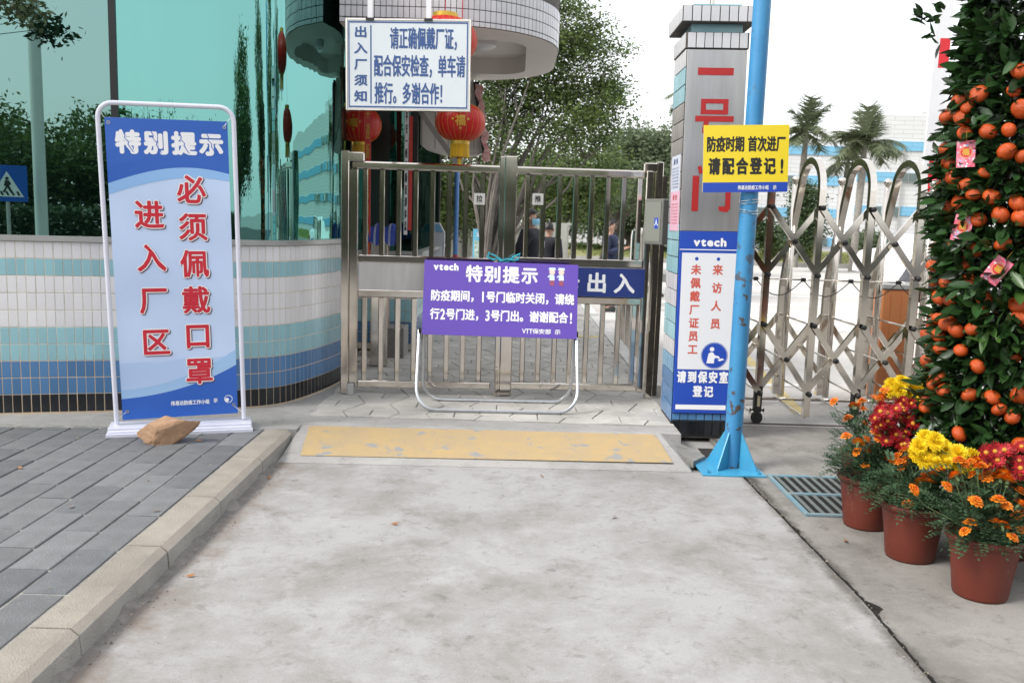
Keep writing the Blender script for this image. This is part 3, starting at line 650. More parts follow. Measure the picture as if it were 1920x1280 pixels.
for px in (690, 800):
    x = P(px, 38, SY)[0]-(a_[0]+c_[0])/2+.02; b.box((x, 0, H2+.31), (.036, .036, .6), M_white); b.box((x, .34, H2+.62), (.036, .70, .036), M_white); b.box((x, 0, H2+.006), (.06, .055, .02), M_black)
b.build('hanger', sg)

# ================================================================== LANTERNS
def lantern(label, c, rx, rz_, front_text=True, cord_top=3.0, alpha=0.):
    t = thing('lantern', label, 'lantern', c, group='red paper lanterns round the gate', rz=alpha)
    b = MB(); prof = [(max(.001, rx*abs(math.cos(a))**.75), rz_*math.sin(a)) for a in np.linspace(-1.30, 1.30, 16)]; b.lathe(prof, M_lantern, n=72, lob=.018, nl=24); b.build('shade', t, smooth=True)
    b = MB()
    for k in range(24):
        a = 2*math.pi*k/24; b.tube([((r+.0015)*math.cos(a), (r+.0015)*math.sin(a), z) for r, z in prof], .0011, M_goldc, n=4, cap=False)
    b.build('rib_wires', t)
    b = MB(); r0 = prof[0][0]
    for sg_ in (-1, 1): b.lathe([(r0*.98, sg_*(rz_*.93)), (r0*1.07, sg_*rz_*.95), (r0*1.05, sg_*(rz_+.022)), (r0*.7, sg_*(rz_+.026)), (.001, sg_*(rz_+.026))], M_goldc, n=28)
    b.build('collar', t, smooth=True)
    b = MB()
    for k in range(64):
        a = 2*math.pi*k/64; r = r0*.98; l = .10+random.uniform(-.008, .008); b.tube([(r*math.cos(a), r*math.sin(a), -rz_-.02), (r*1.04*math.cos(a), r*1.04*math.sin(a), -rz_-.02-l)], .0032, M_tassel, n=4)
    b.tube([(0, 0, -rz_), (0, 0, -rz_-.16)], .003, M_tassel, n=5); b.lathe([(.001, 0), (.016, -.012), (.018, -.03), (.012, -.034), (.02, -.085), (.001, -.085)], M_tassel, c=(0, 0, -rz_-.125), n=10)
    b.build('tassel', t)
    b = MB(); b.tube([(0, 0, rz_), (0, 0, cord_top-c[2])], .003, M_red, n=5); b.build('cord', t)
    if front_text:
        b = MB(); sz = rx*.42; q = MB(); text(q, '福', -sz/2, -sz/2, sz, sz, I_gold, 0, bold=.003)
        for (dx, dz) in ((0, .75*sz), (0, -.72*sz), (.72*sz, .1*sz), (-.72*sz, .1*sz)): disc(q, dx, dz, .011, I_gold, 0, n=6)
        vs = []
        for (x, yy, z) in q.v:
            rr_ = rx*max(.2, math.cos(math.asin(max(-.96, min(.96, z/rz_/1.03)))))**.75*1.018+.004; vs.append((x, -math.sqrt(max(1e-4, rr_*rr_-x*x))+yy, z))
        b.add(vs, q.f, I_gold); b.build('fortune_character', t)
    return t
lantern('red lantern with gold character hanging clear below the right corner of the hanging sign', P(863, 230, 7.25), .198, .150, True, 3.75, R(4))
lantern('red lantern partly behind the red strip at the left gate post', P(675, 234, 8.7), .202, .170, True, 3.6, R(-8))
lantern('large red lantern mostly hidden behind the hanging sign, gold cap showing', P(834, 76, 6.93), .242, .172, False, 3.9)
# paper strips
def strip_thing(label, px, y0, y1, Y, w, m, txt, tm_, rz=0.):
    a1 = P(px, y0, Y); a2 = P(px, y1, Y); t = thing('paper_strip', label, 'paper strip', (a2[0], Y, a2[2]), rz); h = a1[2]-a2[2]
    b = MB(); b.box((0, 0, h/2), (w, .008, h), m); b.build('strip', t)
    if txt:
        b = MB(); text(b, txt, -w*.4, .04, w*.8, h-.08, tm_, -.006, bold=.0015, vert=True, sep=.8); b.build('lettering', t)
strip_thing('narrow red paper strip hanging behind the left gate post', 688, 60, 492, 8.2, .056, flat('red_paper', (.60, .05, .04), .6, var=.15, vscale=15), '人寿年丰迎新春吉祥如意', I_gold)
strip_thing('narrow white paper strip with black characters beside the dark door', 760, 150, 440, 9.0, .035, I_white, '出入平安一帆风顺请测体温', I_black)
strip_thing('narrow red paper strip beside the white one near the dark door', 768, 218, 432, 9.05, .035, MATS['red_paper'], '', I_gold)

# ================================================================== GATE
GA = R(3.6)
def gate_leaf(label, org, x0, x1, zt, nb, bars_u, right=False):
    t = thing('gate_leaf', label, 'gate', org, GA); Lx = x1-x0
    zs = (1.20, 1.145, .93, .872, .208, .154) if not right else (1.215, 1.155, .915, .858, .215, .160)
    b = MB(); fr = .052
    if not right:
        pth = [(x0+.026, 0, .154), (x0+.026, 0, zt-.10), (x0+.04, 0, zt-.055), (x0+.08, 0, zt-.03), (x1-.05, 0, zt-.03)]
        b.box((x0+.018, 0, (zt-.06+.154)/2), (.066, .05, zt-.06-.154), M_steel, ch=.006); b.box(((x0+x1)/2, 0, zt-.03), (Lx-.0, .05, .058), M_steel, ch=.012)
    else: b.box((x1-.028, 0, (zt+.154)/2), (.055, .05, zt-.154-.0), M_steel, ch=.008); b.box(((x0+x1)/2-.03, 0, zt-.03), (Lx-.06, .049, .058), M_steel, ch=.012)
    for a, c in ((zs[0], zs[1]), (zs[2], zs[3]), (zs[4], zs[5])): b.box(((x0+x1)/2, 0, (a+c)/2), (Lx-.11, .046, a-c), M_steel, ch=.006)
    b.build('frame', t)
    b = MB(); b.box(((x0+x1)/2, 0, (zs[1]+zs[2])/2), (Lx-.115, .018, zs[1]-zs[2]-.001), M_sheet); b.build('sheet_panel', t)
    bu = MB(); bu.box((0, 0, 0), (.040, .040, zt-.06-zs[0]-.001), M_steel, ch=.005); mu = bu.mesh('bar'); bl = MB(); bl.box((0, 0, 0), (.040, .040, zs[3]-zs[4]-.001), M_steel, ch=.005); ml = bl.mesh('bar')
    for k in range(nb):
        x = bars_u[0]+(bars_u[1]-bars_u[0])*k/(nb-1); link('bar', mu, t, (x, 0, (zt-.06+zs[0])/2)); link('bar', ml, t, (x, 0, (zs[3]+zs[4])/2))
    return t
gl = gate_leaf('left stainless steel gate leaf with plain middle panel', (-1.27, 6.93, 0), 0, 1.16, 1.915, 8, (.105, 1.01))
gr = gate_leaf('right stainless steel gate leaf carrying the dark blue sign', (-.095, 7.005, 0), 0, 1.165, 1.915, 8, (.18, 1.065), True)
b = MB(); b.box((-.032, 0, 1.02), (.05, .052, 1.93), M_steel, ch=.005); b.build('meeting_stile', gl)
b = MB(); b.box((.048, -.012, 1.05), (.098, .055, 1.88), M_steel, ch=.008); b.build('meeting_stile', gr)
bpy.data.objects['meeting_stile'].location = (1.195, 0, 0)
b = MB(); b.box((1.155, -.03, .21), (.028, .014, .16), M_steel, ch=.003); b.tube([(1.155, -.045, .11), (1.155, -.045, .34)], .008, M_steel, n=6); b.box((1.155, -.05, .33), (.03, .01, .01), M_steel); b.build('drop_bolt', gl)
# hidden sheet sign on the right leaf
b = MB(); b.box((.62, -.031, 1.033), (1.02, .012, .225), mat('navy_sign', (.015, .035, .19), .35)); si = b.build('sign_plate', gr)
b = MB(); text(b, '刷卡出入', .20, .955, .88, .155, I_white, -.0385, bold=.0055, sep=.78); b.build('lettering', si)
for leaf, c, en, x, z in ((gl, '拉', 'PULL', .985, 1.655), (gr, '推', 'PUSH', .262, 1.668)):
    b = MB(); b.box((x, -.026, z), (.085, .006, .088), flat('plate_pale', (.62, .61, .57), .5)); pl = b.build('push_pull_plate', leaf)
    b = MB(); text(b, c, x-.025, z-.022, .05, .05, I_black, -.0305, bold=.0015); text(b, en, x-.02, z-.036, .04, .008, I_grey, -.0305); b.build('lettering', pl)
# posts
for nm, lab, x, y, zz in (('gate_post', 'square stainless post at the left end of the gate with a capped arm', -1.318, 6.93, 1.99), ('gate_post', 'square stainless post between the right gate leaf and the tiled pillar', 1.115, 7.10, 1.985)):
    t = thing(nm, lab, 'gate post', (x, y, 0), GA); b = MB(); b.box((0, 0, (zz+PZ)/2), (.062, .07, zz-PZ), M_steel, ch=.006); b.build('post', t)
    s_ = 1 if x < 0 else -1
    b = MB(); b.box((s_*.085+(.02 if s_ < 0 else 0), .0, zz-.045), (.125, .075, .07), M_steel, ch=.008); b.build('cap_arm', t)
    if x < 0: b = MB(); b.box((.055, -.06, PZ+.045), (.05, .05, .09), M_fgrey, ch=.004); b.build('stop_block', t)
    else: b = MB(); b.box((-.005, -.045, 1.3), (.03, .012, 1.3), M_steel); b.box((.05, 0, 1.0), (.035, .05, 1.75), M_steel); b.build('back_strip', t)

# blue cord tying the board to the gate
b = MB(); cp = [P(x, y, 6.86) for x, y in ((918, 473), (914, 482), (925, 487), (935, 484), (946, 492), (956, 489), (962, 482), (975, 476), (972, 486), (960, 490))]
b.tube(cp, .008, mat('blue_cord', (.02, .32, .42), .5, col2=(.05, .45, .55), vscale=60), n=6); cp = [P(x, y, 6.85) for x, y in ((920, 476), (930, 480), (938, 490), (950, 486), (966, 488))]; b.tube(cp, .007, MATS['blue_cord'], n=6); o = b.build('knotted_rope', smooth=True); tag(o, 'knotted turquoise rope tying the purple board to the gate', 'rope')

# ================================================================== PURPLE BOARD ON TUBE STAND
q0 = P(799, 485, 6.76); q1 = P(1083, 497, 6.80); q2 = P(793, 623, 6.60)
bw = q1[0]-q0[0]+.01; bh = .565
pb = thing('notice_board', 'purple notice board with white lettering propped on a tube stand against the gate', 'notice board', (-.095, 6.62, .63), rot=(R(-13), R(.35), R(2.0)))
b = MB(); b.box((0, 0, bh/2), (1.165, .012, bh), I_purple); b.build('board', pb)
b = MB(); y = -.0072; HW = .5825
text(b, '特别提示', -.275, bh-.155, .56, .125, I_white, y, bold=.0045, sep=.92)
text(b, '防疫期间，1号门临时关闭，请绕', -HW+.055, .258, 1.085, .082, I_white, y, bold=.0028, asc=.6)
text(b, '行2号门进，3号门出。谢谢配合!', -HW+.055, .118, 1.085, .082, I_white, y, bold=.0028, asc=.6)
text(b, 'VTT保安部 示', .17, .03, .29, .038, I_white, y, bold=.0009)
text(b, 'vtech', -HW+.07, bh-.072, .19, .052, I_white, y, bold=.0042, asc=.55)
b.build('lettering', pb)
# two plain little saluting-guard pictograms (generic)
b = MB()
for gx, sk in ((.385, True), (.455, False)):
    cz = bh-.09; w_ = flat('picto_pale', (.62, .76, .86), .5); sk_ = flat('picto_skin', (.78, .60, .52), .5); ma = flat('picto_maroon', (.30, .07, .13), .5)
    poly(b, [(gx-.028, cz+.044), (gx+.028, cz+.044), (gx+.022, cz+.062), (gx-.022, cz+.062)], w_, y-.0004); disc(b, gx, cz+.028, .022, sk_, y-.0002, 12)
    poly(b, [(gx-.02, cz-.035), (gx+.02, cz-.035), (gx+.017, cz+.006), (gx-.017, cz+.006)], w_, y-.0003); poly(b, [(gx-.036, cz-.01), (gx-.028, cz-.016), (gx-.012, cz+.004), (gx-.018, cz+.008)], w_, y-.0005)
    poly(b, [(gx-.018, cz-.075), (gx+.018, cz-.075), (gx+.016, cz-.036), (gx-.016, cz-.036)], ma, y-.0003)
b.build('guard_pictograms', pb)
def ubend(x0, x1, ztop, zb, r, yf, n=8):
    pts = [(x0, yf(ztop), ztop)]
    for k in range(n+1): a = math.pi+math.pi/2*k/n; z = zb+r+r*math.sin(a); pts.append((x0+r+r*math.cos(a), yf(z), z))
    for k in range(n+1): a = -math.pi/2+math.pi/2*k/n; z = zb+r+r*math.sin(a); pts.append((x1-r+r*math.cos(a), yf(z), z))
    pts.append((x1, yf(ztop), ztop)); return pts
ts = thing('tube_stand', 'galvanised bent tube stand holding up the purple notice board', 'stand', (-.095, 6.62, 0), R(2.0))
b = MB(); b.tube(ubend(-.605, .585, .66, PZ+.013, .15, lambda z: -.30*(.66-z)/.55+.04), .0125, M_galv, n=8, up=(0, 1, 0)); b.build('front_leg_tube', ts, smooth=True)
b = MB(); b.tube(ubend(-.575, .565, .66, PZ+.013, .14, lambda z: .10*(.66-z)/.55+.04), .0125, M_galv, n=8, up=(0, 1, 0)); b.build('rear_leg_tube', ts, smooth=True)
b = MB()
for x in (-.6, .585): b.box((x, .03, .635), (.02, .03, .09), M_black, ch=.003)
b.build('hinge', ts)

# ================================================================== PILLAR
pX, pY = 1.358, 6.42; pw, pdp = .405, .46
pl_ = thing('gate_pillar', 'square tiled gate pillar with steel face and large red characters', 'pillar', (pX, pY, 0), rot=(0, R(-.75), R(-.4)))
b = MB(); b.box((0, 0, 1.34), (pw-.012, pdp-.012, 2.68), M_grout_dark); b.box((0, 0, 2.735), (pw+.016, pdp+.016, .105), M_grout_dark); b.box((0, 0, 2.815), (pw-.06, pdp-.06, .07), TC); b.box((0, 0, 2.90), (pw+.085, pdp+.085, .105), M_grout_dark); b.box((0, 0, 2.965), (pw-.08, pdp-.08, .03), TC); b.build('core', pl_)
nrow = 22; stuffp = MB()
def ptile(x, y, z, w, h, rz, m):
    t_ = MB(); t_.box((0, 0, 0), (w, .006, h), m, ch=.0015); return t_
tcache = {}
def put_tile(x, y, z, w, h, rz, m, par=pl_):
    key = (round(w, 3), round(h, 3), m.name)
    if key not in tcache: tcache[key] = ptile(0, 0, 0, w, h, 0, m).mesh('tile')
    link('tile', tcache[key], par, (x, y, z), (random.uniform(-.006, .006), 0, rz+random.uniform(-.006, .006)))
cw_ = pdp/5
sidecol = {}
for j in range(23):
    z = 2.68-.1165*(j+.5)
    if z < .05: continue
    if j < 1: m_ = TWg
    elif j < 3: m_ = TC
    elif j < 10: m_ = TD
    elif j < 13: m_ = TC
    elif j < 15: m_ = TWg
    elif j < 17: m_ = TC
    elif j < 18: m_ = TWg
    elif j < 19: m_ = mat('tile_mid_blue', (.17, .34, .50), .25, island=.1)
    elif j < 22: m_ = TB
    else: m_ = TK
    for i in range(5): put_tile(-pw/2-.003, -pdp/2+cw_*(i+.5), z, cw_-.006, .1105, R(90), m_)
for i in range(7):       # foot of the front face: blue then black
    x = -pw/2+pw/7*(i+.5); put_tile(x, -pdp/2-.003, .155, pw/7-.006, .045, 0, TB); put_tile(x, -pdp/2-.003, .07, pw/7-.006, .11, 0, TK)
    put_tile(x, -pdp/2-.012, 2.735, pw/7-.006, .098, 0, TWg)
for i in range(5): put_tile(-pw/2-.012, -pdp/2+cw_*(i+.5), 2.735, cw_-.006, .098, R(90), TWg)
wc = (pw+.085)/8
for i in range(8): put_tile(-(pw+.085)/2+wc*(i+.5), -(pdp+.085)/2-.004, 2.90, wc-.007, .098, 0, TWg)
wc = (pdp+.085)/8
for i in range(8): put_tile(-(pw+.085)/2-.004, -(pdp+.085)/2+wc*(i+.5), 2.90, wc-.007, .098, R(90), TWg)
b = MB(); b.box((.0, -pdp/2-.008, 2.07), (pw-.002, .014, 1.21), M_sheet, ch=.002); ss = b.build('steel_face', pl_)
b = MB(); y = -pdp/2-.018
quad(b, -.125, 2.508, .115, 2.556, M_redbrick, y)                                       # the character one
# number character
def fr(x0, z0, x1, z1, t1, t2):
    quad(b, x0, z0, x0+t1, z1, M_redbrick, y); quad(b, x1-t1, z0, x1, z1, M_redbrick, y); quad(b, x0+t1, z1-t2, x1-t1, z1, M_redbrick, y); quad(b, x0+t1, z0, x1-t1, z0+t2, M_redbrick, y)
fr(-.095, 2.25, .09, 2.352, .034, .03); quad(b, -.13, 2.202, .13, 2.24, M_redbrick, y); poly(b, [(-.07, 2.204), (-.035, 2.204), (-.045, 2.155), (-.08, 2.155)], M_redbrick, y); quad(b, -.08, 2.125, .10, 2.1545, M_redbrick, y); poly(b, [(.07, 2.129), (.10, 2.129), (.09, 2.05), (.02, 2.03), (.02, 2.055), (.065, 2.07)], M_redbrick, y)
poly(b, [(-.10, 1.90), (-.075, 1.91), (-.06, 1.86), (-.085, 1.85)], M_redbrick, y); quad(b, -.13, 1.60, -.085, 1.84, M_redbrick, y); quad(b, -.05, 1.845, .0995, 1.885, M_redbrick, y); poly(b, [(.10, 1.885), (.135, 1.885), (.135, 1.62), (.115, 1.595), (.06, 1.605), (.055, 1.635), (.10, 1.635)][::1], M_redbrick, y)
b.build('red_characters', ss)
# blue and white visitor panel
b = MB(); z0, z1 = .185, 1.462; b.box((0.0, -pdp/2-.010, (z0+z1)/2), (pw-.004, .016, z1-z0), I_royal, ch=.002); vp = b.build('visitor_panel', pl_)
b = MB(); y = -pdp/2-.0195; hw = pw/2
quad(b, -hw+.022, .50, hw-.006, 1.315, flat('panel_white', (.74, .75, .78), .35), y); quad(b, -hw+.004, 1.335, hw-.004, 1.341, I_white, y); quad(b, -hw+.02, .212, hw-.03, .246, I_white, y); b.build('panel_print', vp)
b = MB(); text(b, 'vtech', -.105, 1.365, .23, .055, I_white, y-.0005, bold=.0045, asc=.55)
text(b, '请到保安室', -.185, .405, .37, .082, I_white, y-.0005, bold=.0035, sep=.86); text(b, '登记', -.07, .305, .155, .078, I_white, y-.0005, bold=.0035, sep=.86)
z = 1.16
for i, c in enumerate('未佩戴厂证员工'): text(b, c, -.115, 1.165-.093*i, .072, .072, I_crd, y-.0005, bold=.0024)
for i, c in enumerate('来访人员'): text(b, c, .035, 1.165-.125*i, .072, .072, I_crd, y-.0005, bold=.0024)
for x in (-.078, .072): disc(b, x, 1.275, .0125, I_royal, y-.0005, 14)
disc(b, .075, .60, .088, I_royal, y-.0005); disc(b, .075, .60, .094, I_royal, y-.0006, r0=.0905)
disc(b, .057, .645, .016, I_white, y-.0008, 14); poly(b, [(.022, .545), (.075, .545), (.075, .572), (.085, .585), (.118, .578), (.105, .597), (.078, .602), (.066, .622), (.048, .624), (.034, .612)], I_white, y-.0008); poly(b, [(.098, .572), (.132, .582), (.146, .572), (.112, .560)], I_white, y-.0009)
b.build('lettering', vp)
# the lamp on top of the pillar
b = MB(); b.tube([(0, 0, 2.98), (0, 0, 3.25)], .018, M_steel, n=10); b.lathe([(.001, .32), (.07, .30), (.13, .22), (.15, .14), (.12, .05), (.05, 0), (.02, -.01)], M_white, c=(0, 0, 3.25), n=20); b.build('globe_lamp', pl_, smooth=True)
# papers glued on the pillar's left side
for lab, zt, zb, m_, c, ya, yb in (('pale grey paper notice glued high on the left side of the pillar', 1.985, 1.735, I_paper, I_navy, -.20, .14), ('pink paper notice glued below the grey one on the pillar', 1.735, 1.46, I_pink, I_crd, -.215, .13)):
    n_ = thing('paper_notice', lab, 'notice', (pX-pw/2-.008+.0, pY, 0), rot=(0, R(-.75), 0)); b = MB(); b.box((0, (ya+yb)/2, (zt+zb)/2), (.003, yb-ya, zt-zb), m_); b.build('sheet', n_)
    q = MB(); text(q, '通 告', -.08, zt-.06, .16, .038, c, 0, bold=.0015)
    for k in range(7): text(q, '请全体员工进出厂区时自觉配合体温检测'[k:k+11], -.13, zt-.095-.022*k, .26, .013, I_grey if m_ == I_paper else c, 0)
    b = MB(); b.add([(-.003+yy, -x_+(ya+yb)/2, z_) for x_, yy, z_ in q.v], q.f, c); b.build('lettering', n_)
# concrete lump at the pillar's foot
b = MB(); pts = [G(x, y, .03) for x, y in ((1245, 800), (1262, 828), (1300, 842), (1322, 856), (1300, 866), (1268, 848), (1240, 818))]
b.slab([(p_[0], p_[1]) for p_ in pts][::-1], -.01, .035, M_rough); b.build('pillar_footing', kind='structure')

# card reader box
t = thing('card_reader_box', 'grey metal access box with small blue emblem beside the pillar', 'access box', (1.085, 6.86, 1.35), R(-55)); b = MB(); b.box((0, 0, .17), (.20, .09, .345), mat('box_greygreen', (.17, .175, .16), .4, var=.1), ch=.006); b.build('case', t)
b = MB(); b.box((0, -.047, .17), (.165, .006, .30), mat('box_door', (.21, .22, .195), .35)); b.build('door', t); b = MB(); quad(b, .02, .12, .06, .20, I_royal, -.0505); text(b, '人', .02, .14, .04, .05, I_white, -.051, bold=.001); b.build('emblem', t)

# ================================================================== BLUE POLE + YELLOW SIGN
bp_ = thing('blue_pole', 'tall blue painted steel pole with chipped paint and a gusseted base plate', 'pole', (1.372, 5.425, 0))
def chips(m, lo, hi, cc=(.075, .065, .06), th=.585, sc_=13):
    N = m.node_tree.nodes; L = m.node_tree.links; b_ = N['Principled BSDF']; src = b_.inputs['Base Color'].links[0].from_socket; tc = N.new('ShaderNodeTexCoord'); n = N.new('ShaderNodeTexNoise'); n.inputs['Scale'].default_value = sc_; n.inputs['Detail'].default_value = 7; n.inputs['Roughness'].default_value = .6; n.inputs['Distortion'].default_value = .4
    L.new(tc.outputs['Object'], n.inputs[0]); r = N.new('ShaderNodeMapRange'); r.inputs[1].default_value = th; r.inputs[2].default_value = th+.015; L.new(n.outputs[0], r.inputs[0])
    sp = N.new('ShaderNodeSeparateXYZ'); L.new(tc.outputs['Object'], sp.inputs[0]); r2 = N.new('ShaderNodeMapRange'); r2.inputs[1].default_value = hi; r2.inputs[2].default_value = hi+.7; r2.inputs[3].default_value = 1; r2.inputs[4].default_value = .0; L.new(sp.outputs[2], r2.inputs[0])
    mu = N.new('ShaderNodeMath'); mu.operation = 'MULTIPLY'; L.new(r.outputs[0], mu.inputs[0]); L.new(r2.outputs[0], mu.inputs[1]); mx = N.new('ShaderNodeMix'); mx.data_type = 'RGBA'; L.new(mu.outputs[0], mx.inputs[0]); L.new(src, mx.inputs[6]); mx.inputs[7].default_value = (*cc, 1); L.new(mx.outputs[2], b_.inputs['Base Color'])
chips(M_poleblue, 0, 1.1)
chips(M_yel, 0, 9, (.27, .265, .255), .60, 9)
b = MB(); b.tube([(.03, 0, .012), (.03, 0, 1.1), (.033, 0, 2.4), (.036, 0, 4.6)], [.054, .053, .052, .050], M_poleblue, n=28); b.build('shaft', bp_, smooth=True)
M_bluebase = mat('base_blue_paint', (.05, .32, .52), .35, col2=(.045, .25, .42), vscale=6, dirt=.3, dirtcol=(.1, .16, .2))
b = MB(); b.box((.0, -.01, .006), (.385, .385, .012), M_bluebase, ch=.002); b.build('base_plate', bp_)
for a in (45, 135, 225, 315):
    ca, sa = math.cos(R(a+2)), math.sin(R(a+2)); g_ = MB(); t2 = .004; pr = [(.05, .012), (.175, .012), (.17, .03), (.058, .235), (.05, .235)]
    vs = [(.03+r_*ca-s_*t2*sa, r_*sa+s_*t2*ca, z_) for s_ in (-1, 1) for r_, z_ in pr]; n = 5
    g_.add(vs, [tuple(range(n))[::-1], tuple(range(n, 2*n))]+[(i, (i+1) % n, (i+1) % n+n, i+n) for i in range(n)], M_bluebase); g_.build('gusset', bp_)
for sx, sy in ((-1, -1), (1, -1), (1, 1), (-1, 1)):
    g_ = MB(); g_.lathe([(.014, .012), (.014, .022), (.006, .022), (.006, .036), (.001, .036)], M_bluebase, c=(sx*.155, -.01+sy*.155, 0), n=6); g_.build('bolt', bp_)
b = MB()
for z in (1.66, 1.645, 1.60, 1.585): b.tube([(.031+.057*math.cos(a), .057*math.sin(a), z+.006*math.sin(a*2+z*40)) for a in np.linspace(0, 6.1, 20)], .0016, M_steel2, n=4)
b.build('wire_ties', bp_)
ys_ = thing('yellow_sign', 'yellow sign with black lettering and a blue foot band wired to the blue pole', 'sign', (1.358, 5.355, 1.706), rot=(0, R(-2.2), R(1)))
b = MB(); b.box((0, 0, .195), (.505, .006, .39), I_yellow); b.box((0, .0045, .195), (.505, .003, .39), I_white); b.build('board', ys_)
b = MB(); quad(b, -.2525, .0, .2525, .058, I_royal, -.0036); text(b, '防疫时期 首次进厂', -.235, .237, .468, .088, I_black, -.0036, bold=.0028, asc=.35); text(b, '请配合登记', -.228, .105, .412, .096, I_black, -.0036, bold=.0042, sep=.86); text(b, '!', .195, .112, .04, .082, I_black, -.0036, bold=.004)
text(b, '伟易达防疫工作小组', -.045, .014, .185, .026, I_white, -.0041, bold=.0006); text(b, '示', .165, .014, .022, .026, I_white, -.0041, bold=.0006); b.build('lettering', ys_)

# ================================================================== BANNER STAND
BA = R(18)
bn = thing('banner_stand', 'white tube stand with a tall blue and white banner of red characters', 'banner stand', (-2.115, 5.60, PZ), BA)
b = MB(); b.prism([(-.435, 0), (.435, 0), (.435, .018), (-.435, .018)], -.155, .155, M_stand)
for k, (hy, hz) in enumerate(((.125, .035), (.095, .05))): b.box((0, .0, .018+(k+.5)*.014), (.86, 2*hy, .0135), M_stand, ch=.003)
b.build('base', bn)
up = thing('x', 'x', 'x'); 
bpy.data.objects.remove(up)
TL = R(-1.3); LF = R(2.5)
b = MB(); hw = .385; r = .085; pts = [(-hw, 0, .046)]
for k in range(7): a = math.pi-math.pi/2*k/6; pts.append((-hw+r+r*math.cos(a), 0, 2.03-r+r*math.sin(a)))
for k in range(7): a = math.pi/2-math.pi/2*k/6; pts.append((hw-r+r*math.cos(a), 0, 2.03-r+r*math.sin(a)))
pts.append((hw, 0, .046)); b.tube(pts, .0145, M_stand, n=12, up=(0, 1, 0)); fr_ = b.build('tube_frame', bn, smooth=True); fr_.rotation_euler = (LF, TL, 0)
# banner sheet (slightly billowed grid) with printed bands, in the frame's plane
BW, BZ0, BZ1 = .348, .085, 1.945
def bill(x, z): return -.012+.010*math.sin(2.4*x+1)+.008*math.sin(3.1*z)+.006*math.sin(11*z+4*x)*(.3+abs(x))
def bsheet(mb, f, m, off, nx=16, nz=60):
    """cells whose centre satisfies f are printed with m"""
    for i in range(nx):
        for j in range(nz):
            x0, x1 = -BW+2*BW*i/nx, -BW+2*BW*(i+1)/nx; z0, z1 = BZ0+(BZ1-BZ0)*j/nz, BZ0+(BZ1-BZ0)*(j+1)/nz
            mb.add([(a, bill(a, c)-off, c) for a, c in ((x0, z0), (x1, z0), (x1, z1), (x0, z1))], [(0, 1, 2, 3)], m)
def bband(mb, lo, hi, m, off, nx=40):
    """area between two curves lo(x), hi(x)"""
    for i in range(nx):
        x0, x1 = -BW+2*BW*i/nx, -BW+2*BW*(i+1)/nx
        for k in range(4):
            P4 = []
            for xx, kk in ((x0, k), (x1, k), (x1, k+1), (x0, k+1)): z = lo(xx)+(hi(xx)-lo(xx))*kk/4; P4.append((xx, bill(xx, z)-off, z))
            mb.add(P4, [(0, 1, 2, 3)], m)
b = MB(); bsheet(b, None, I_sky1, 0); sheet = b.build('banner', bn, smooth=True); sheet.rotation_euler = (LF, TL, 0)
b = MB(); u_ = lambda x: (x+BW)/(2*BW)
arc = lambda x: BZ1-.345+.105*math.sin(min(1, max(0, (u_(x)+.12)/1.0))*2.3)*1.0
bband(b, lambda x: BZ1-.40+.115*math.sin((u_(x)+.05)*2.25), lambda x: BZ1-.0005, I_ban, .0012)
bband(b, lambda x: BZ1-.46+.115*math.sin((u_(x)+.03)*2.1), lambda x: BZ1-.4003+.115*math.sin((u_(x)+.05)*2.25), I_sky2, .0012)
bband(b, lambda x: BZ0+.0005, lambda x: BZ0+.135+.16*u_(x)**2.2+.03*u_(x), I_ban, .0012)
bband(b, lambda x: BZ0+.1353+.16*u_(x)**2.2+.03*u_(x), lambda x: BZ0+.19+.235*u_(x)**1.9, flat('banner_mid', (.33, .52, .78), .4), .0012)
bband(b, lambda x: BZ0+.1903+.235*u_(x)**1.9, lambda x: BZ0+.30+.22*abs(u_(x)-.35)**1.2+.06*math.sin(u_(x)*4), flat('banner_pale2', (.44, .58, .83), .4), .0010)
def bend(q, off):     # drape flat lettering on the billowed sheet
    return [(x, bill(x, z)-off+yy, z) for x, yy, z in q.v]
def btext(c, x, z, w, h, outline=True):
    if outline:
        q = MB(); text(q, c, x, z, w, h, I_dark, 0, bold=.0115, dx=.0055, dz=-.0055); b.add(bend(q, .0020), q.f, I_dark)
        q = MB(); text(q, c, x, z, w, h, I_white, 0, bold=.0115); q.v = [(a_, yy*1, c_) for a_, yy, c_ in q.v]; b.add(bend(q, .0028), q.f, I_white)
        q = MB(); text(q, c, x, z, w, h, M_red, 0, bold=.0043); b.add(bend(q, .0040), q.f, M_red)
for i, c in enumerate('必须佩戴口罩'): btext(c, .035, BZ1-.50-.2295*i, .172, .170)
for i, c in enumerate('进入厂区'): btext(c, -.215, BZ1-.655-.265*i, .172, .170)
for i, c in enumerate('特别提示'):
    q = MB(); text(q, c, -BW+.052+.158*i, BZ1-.205, .142, .132, I_white, 0, bold=.0075, sep=1); b.add(bend(q, .0022), q.f, I_white)
    # the printed crack through each character
    x = -BW+.12+.158*i; pts = [(x-.028, BZ1-.065), (x-.012, BZ1-.10), (x-.016, BZ1-.115), (x+.006, BZ1-.14), (x+.002, BZ1-.155), (x+.03, BZ1-.20)]
    for (xa, za), (xb, zb) in zip(pts, pts[1:]): b.add([(xa-.0025, bill(xa, za)-.0032, za), (xa+.0025, bill(xa, za)-.0032, za), (xb+.0025, bill(xb, zb)-.0032, zb), (xb-.0025, bill(xb, zb)-.0032, zb)], [(0, 1, 2, 3)], I_ban)
q = MB(); text(q, '伟易达防疫工作小组', -.06, BZ0+.075, .235, .03, I_white, 0, bold=.0009); text(q, '示', .20, BZ0+.08, .026, .03, I_white, 0, bold=.0009); disc(q, .292, BZ0+.10, .026, I_white, 0, 16, r0=.022); disc(q, .283, BZ0+.095, .013, I_white, 0, 10); b.add(bend(q, .0022), q.f, I_white)
